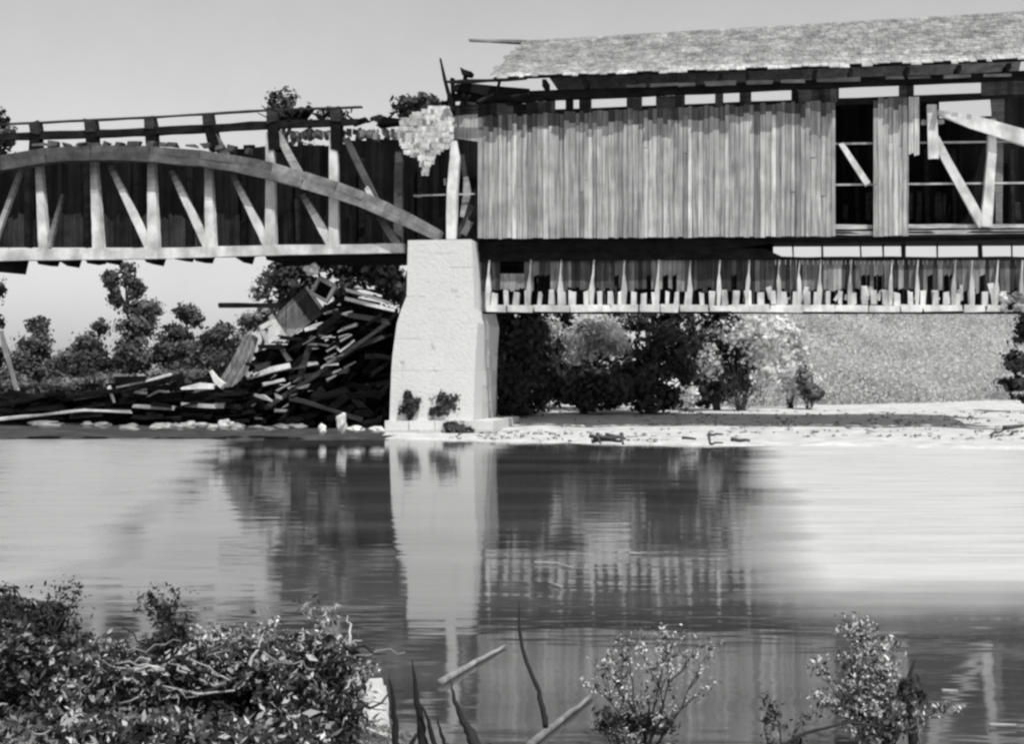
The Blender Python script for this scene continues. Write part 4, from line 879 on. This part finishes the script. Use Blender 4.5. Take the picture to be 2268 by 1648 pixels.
# black stems
stick('left black stem standing by the pale sand patch', [(878, 1660), (874, 1600), (868, 1540), (862, 1495)], [18, 15, 9, 2], 6.5, STEM, 'stem', 'stem')
stick('thickest black stem in the centre foreground', [(938, 1660), (930, 1600), (922, 1540), (912, 1462)], [24, 20, 13, 2], 6.4, STEM, 'stem', 'stem')
stick('thin black stem forking right off the thickest stem', [(966, 1660), (952, 1610), (934, 1565)], [13, 10, 5], 6.35, STEM, 'stem', 'stem')
stick('short black stem leaning left at the foot of the thickest stem', [(905, 1665), (922, 1625)], [17, 5], 6.3, STEM, 'stem', 'stem')
stick('slender dark stem just right of the black stems', [(985, 1655), (975, 1620), (968, 1590)], [10, 7, 3], 6.5, STEM, 'stem', 'stem')
stick('curved dark stem in the middle of the foreground', [(1060, 1665), (1042, 1625), (1020, 1590), (1003, 1540), (998, 1510)], [34, 22, 14, 8, 3], 6.8, STEM, 'stem', 'stem', 1.8)
stick('tall dark stem right of the pier reflection, kinked half way', [(1208, 1612), (1202, 1570), (1190, 1520), (1165, 1470), (1150, 1400), (1148, 1330)], [15, 13, 10, 10, 8, 2], 7.2, STEM, 'stem', 'stem', 1.9)
# fallen foliage bits around the centre
def on_water(px, py): Yv = (CAMZ - .02) * F / (py - HZ); return W(px, py, Yv)
def floatlog(label, a, b, r0, r1, mat=BARKL, tone=1.3, name='floating_log', cat='log'):
    m = MB(); p, q = on_water(*a), on_water(*b); limb(m, p, q, r0, r1, 8, .004, tone); return tag(m.build(name, mat, None, True), label, cat)
floatlog('pale half-sunk log slanting out from the foot of the pier reflection', (975, 1512), (1118, 1430), .026, .012, tone=.8)
floatlog('pale half-sunk log slanting up from the bottom edge, centre right', (1170, 1655), (1310, 1540), .024, .012, tone=.6)
for a, b, lab in (((1183, 1246), (1240, 1247), 'longest pale stick floating right of the pier reflection'), ((1245, 1252), (1268, 1257), 'short pale stick floating at the right tip of the longest one'),
                  ((1392, 1225), (1420, 1226), 'tiny pale stick floating farthest from the near bank'), ((1215, 1290), (1245, 1300), 'pale stick floating below the longest one'), ((2085, 1530), (2120, 1530), 'tiny pale stick floating by the right bush'), ((2190, 1606), (2250, 1606), 'pale stick floating near the bottom right corner')):
    floatlog(lab, a, b, .013, .006, tone=1., name='floating_stick', cat='stick')
# right foreground bushes
kr = dict(elong=2.2, nsub=26, tone=(.5, 1.5), clump=.22, dark=.3)
def shrub(label, bx, by, Y, stems, leaf, lmat, bark, per=5, leaf_n=9, sr=.009, group=None, dark=.3, tone=(.3, 1.5), depth=2):
    """branching shrub: stems = [(tip px, tip py)], twigs fork off them and carry leaves in tufts"""
    bp = W(bx, by, Y); bp.z = min(bp.z, max(gz(bp.x, bp.y), -.05)); root = empty('bush', bp, label, 'bush', group); mb = MB(); tips = []
    def grow(p, q, r, d):
        L = (q - p).length; n = 6; pts = [p.copy()]; off = Vector()
        for i in range(1, n + 1): off += Vector((rnd(-1, 1), rnd(-1, 1), rnd(-1, 1))) * L * .035; pts.append(p.lerp(q, i / n) + off)
        mb.tube(pts, [r * (1 - .75 * i / n) for i in range(n + 1)], 5, rnd(.6, 1.6)); tips.append((pts[-1], L))
        if d:
            for k in range(per):
                f = rnd(.3, 1.); st = pts[int(f * n)]; dr = (q - p).normalized() + Vector((rnd(-1, 1), rnd(-1, 1), rnd(-.5, .9))) * .95
                grow(st, st + dr.normalized() * L * rnd(.22, .5), r * .45, d - 1)
        if d < depth: tips.append((pts[n // 2], L * .6))
    for tx, ty in stems: grow(bp + Vector((rnd(-.02, .02), rnd(-.02, .02), -.03)), W(tx, ty, Y + rnd(-.2, .2)), sr, depth)
    mb.build('stems', bark, root, True); root['_base'] = tuple(bp)
    Vs, Ts = [], []
    for p, L in tips:
        if random.random() < .12: continue
        r = min(.06, L * .3) + .012; V, T = leafcloud([(p, (r, r, r * .8))], max(3, int(leaf_n * rnd(.3, 1.7))), leaf, elong=2.2, nsub=3, tone=tone, dark=dark, wide=True, clump=.5, out=False); Vs.append(V); Ts.append(T)
    cloud_obj('foliage', (np.concatenate(Vs), np.concatenate(Ts)), lmat, root)
shrub('twiggy half-bare bush in the water, centre right foreground', 1425, 1620, 7.4, [(1345, 1480), (1385, 1455), (1420, 1500), (1465, 1450), (1500, 1480), (1535, 1500), (1330, 1540)], .010, LNEAR, STEM, 4, 8)
shrub('full pale leaved bush at the right foreground beside a dark stem', 1950, 1668, 7.3, [(1850, 1500), (1870, 1450), (1910, 1435), (1950, 1470), (1990, 1450), (1880, 1560), (1990, 1540), (2000, 1610), (1930, 1590), (1900, 1520), (1960, 1530)], .011, LNEAR, STEM, 5, 20)
shrub('small wispy sprig between the twiggy bush and the full pale bush', 1725, 1650, 7.1, [(1700, 1600), (1730, 1585), (1760, 1612)], .012, LMD, STEM, 3, 6, .006)
for i, (lab, bx, stems, lm) in enumerate((('ragged sprig poking out of the thicket nearest the left edge', 30, [(10, 1350), (50, 1335), (80, 1360)], LDK), ('feathery dark sprig on top of the leftmost brush', 120, [(100, 1340), (135, 1330), (150, 1372)], LDK),
        ('thin pale sprig in the dip left of the leafy spike', 240, [(215, 1440), (255, 1425), (285, 1450)], LNEAR), ('dark feathery tip of the leafy spike', 380, [(360, 1375), (385, 1358), (410, 1392)], LDK),
        ('pale sprig right of the leafy spike', 480, [(455, 1405), (495, 1390), (530, 1412)], LNEAR), ('pale sprig above the middle of the long bare branch', 600, [(570, 1405), (610, 1400), (640, 1425)], LNEAR),
        ('pale feathery sprig near the right end of the thicket', 700, [(680, 1390), (710, 1380), (745, 1410)], LNEAR), ('last pale sprig at the right end of the thicket', 770, [(755, 1430), (790, 1440), (800, 1480)], LNEAR))):
    shrub(lab, bx, 1560, 7.0 + .05 * i, stems, .011, lm, BARK, 4, 7, .006, 'sprigs standing out of the near thicket')
nbush('dark leaf litter clump around the feet of the twiggy bush', [(1400, 1600, 70, 24), (1340, 1590, 26, 20), (1450, 1610, 50, 20)], 1800, .02, LDK, Y=7.3, base=(1400, 1630, 0, 0), group=None)
stick('dark upright stem rising beside the full pale bush', [(2022, 1665), (2020, 1610), (2012, 1560), (2014, 1500), (2026, 1460)], [22, 20, 14, 10, 4], 7.3, STEM, 'stem', 'stem', 1.8)
nbush('dark little crown on the upright stem', [(2018, 1530, 28, 28)], 500, .02, LDK, Y=7.3, base=(2018, 1560, 0, 0), stems=2, group=None)
stick('arched dark runner across the bottom right foreground', [(1720, 1660), (1780, 1625), (1880, 1600), (1960, 1612)], [10, 8, 7, 3], 7.0, STEM, 'branch', 'branch', 2)
# grass and litter of the near bank
Vs, Ts = [], []
for k in range(3200):
    x = rnd(-3.4, 3.6); y = rnd(5.2, 9.6)
    if y > shore_near(x) + .3: continue
    z = gz(x, y)
    if z < -.12: continue
    V, T = leafcloud([(Vector((x, y, z + .03)), (.05, .05, .02))], 9, .014, elong=3.5, nsub=3, tone=(.3, 1.4)); Vs.append(V); Ts.append(T)
o = cloud_obj('bank_litter', (np.concatenate(Vs), np.concatenate(Ts)), GRASS, None, Vector((0, 7, 0))); tag(o, 'dry grass and leaf litter on the near bank', 'grass', None, 'stuff')

for o in bpy.data.objects:
    if '_base' in o: del o['_base']
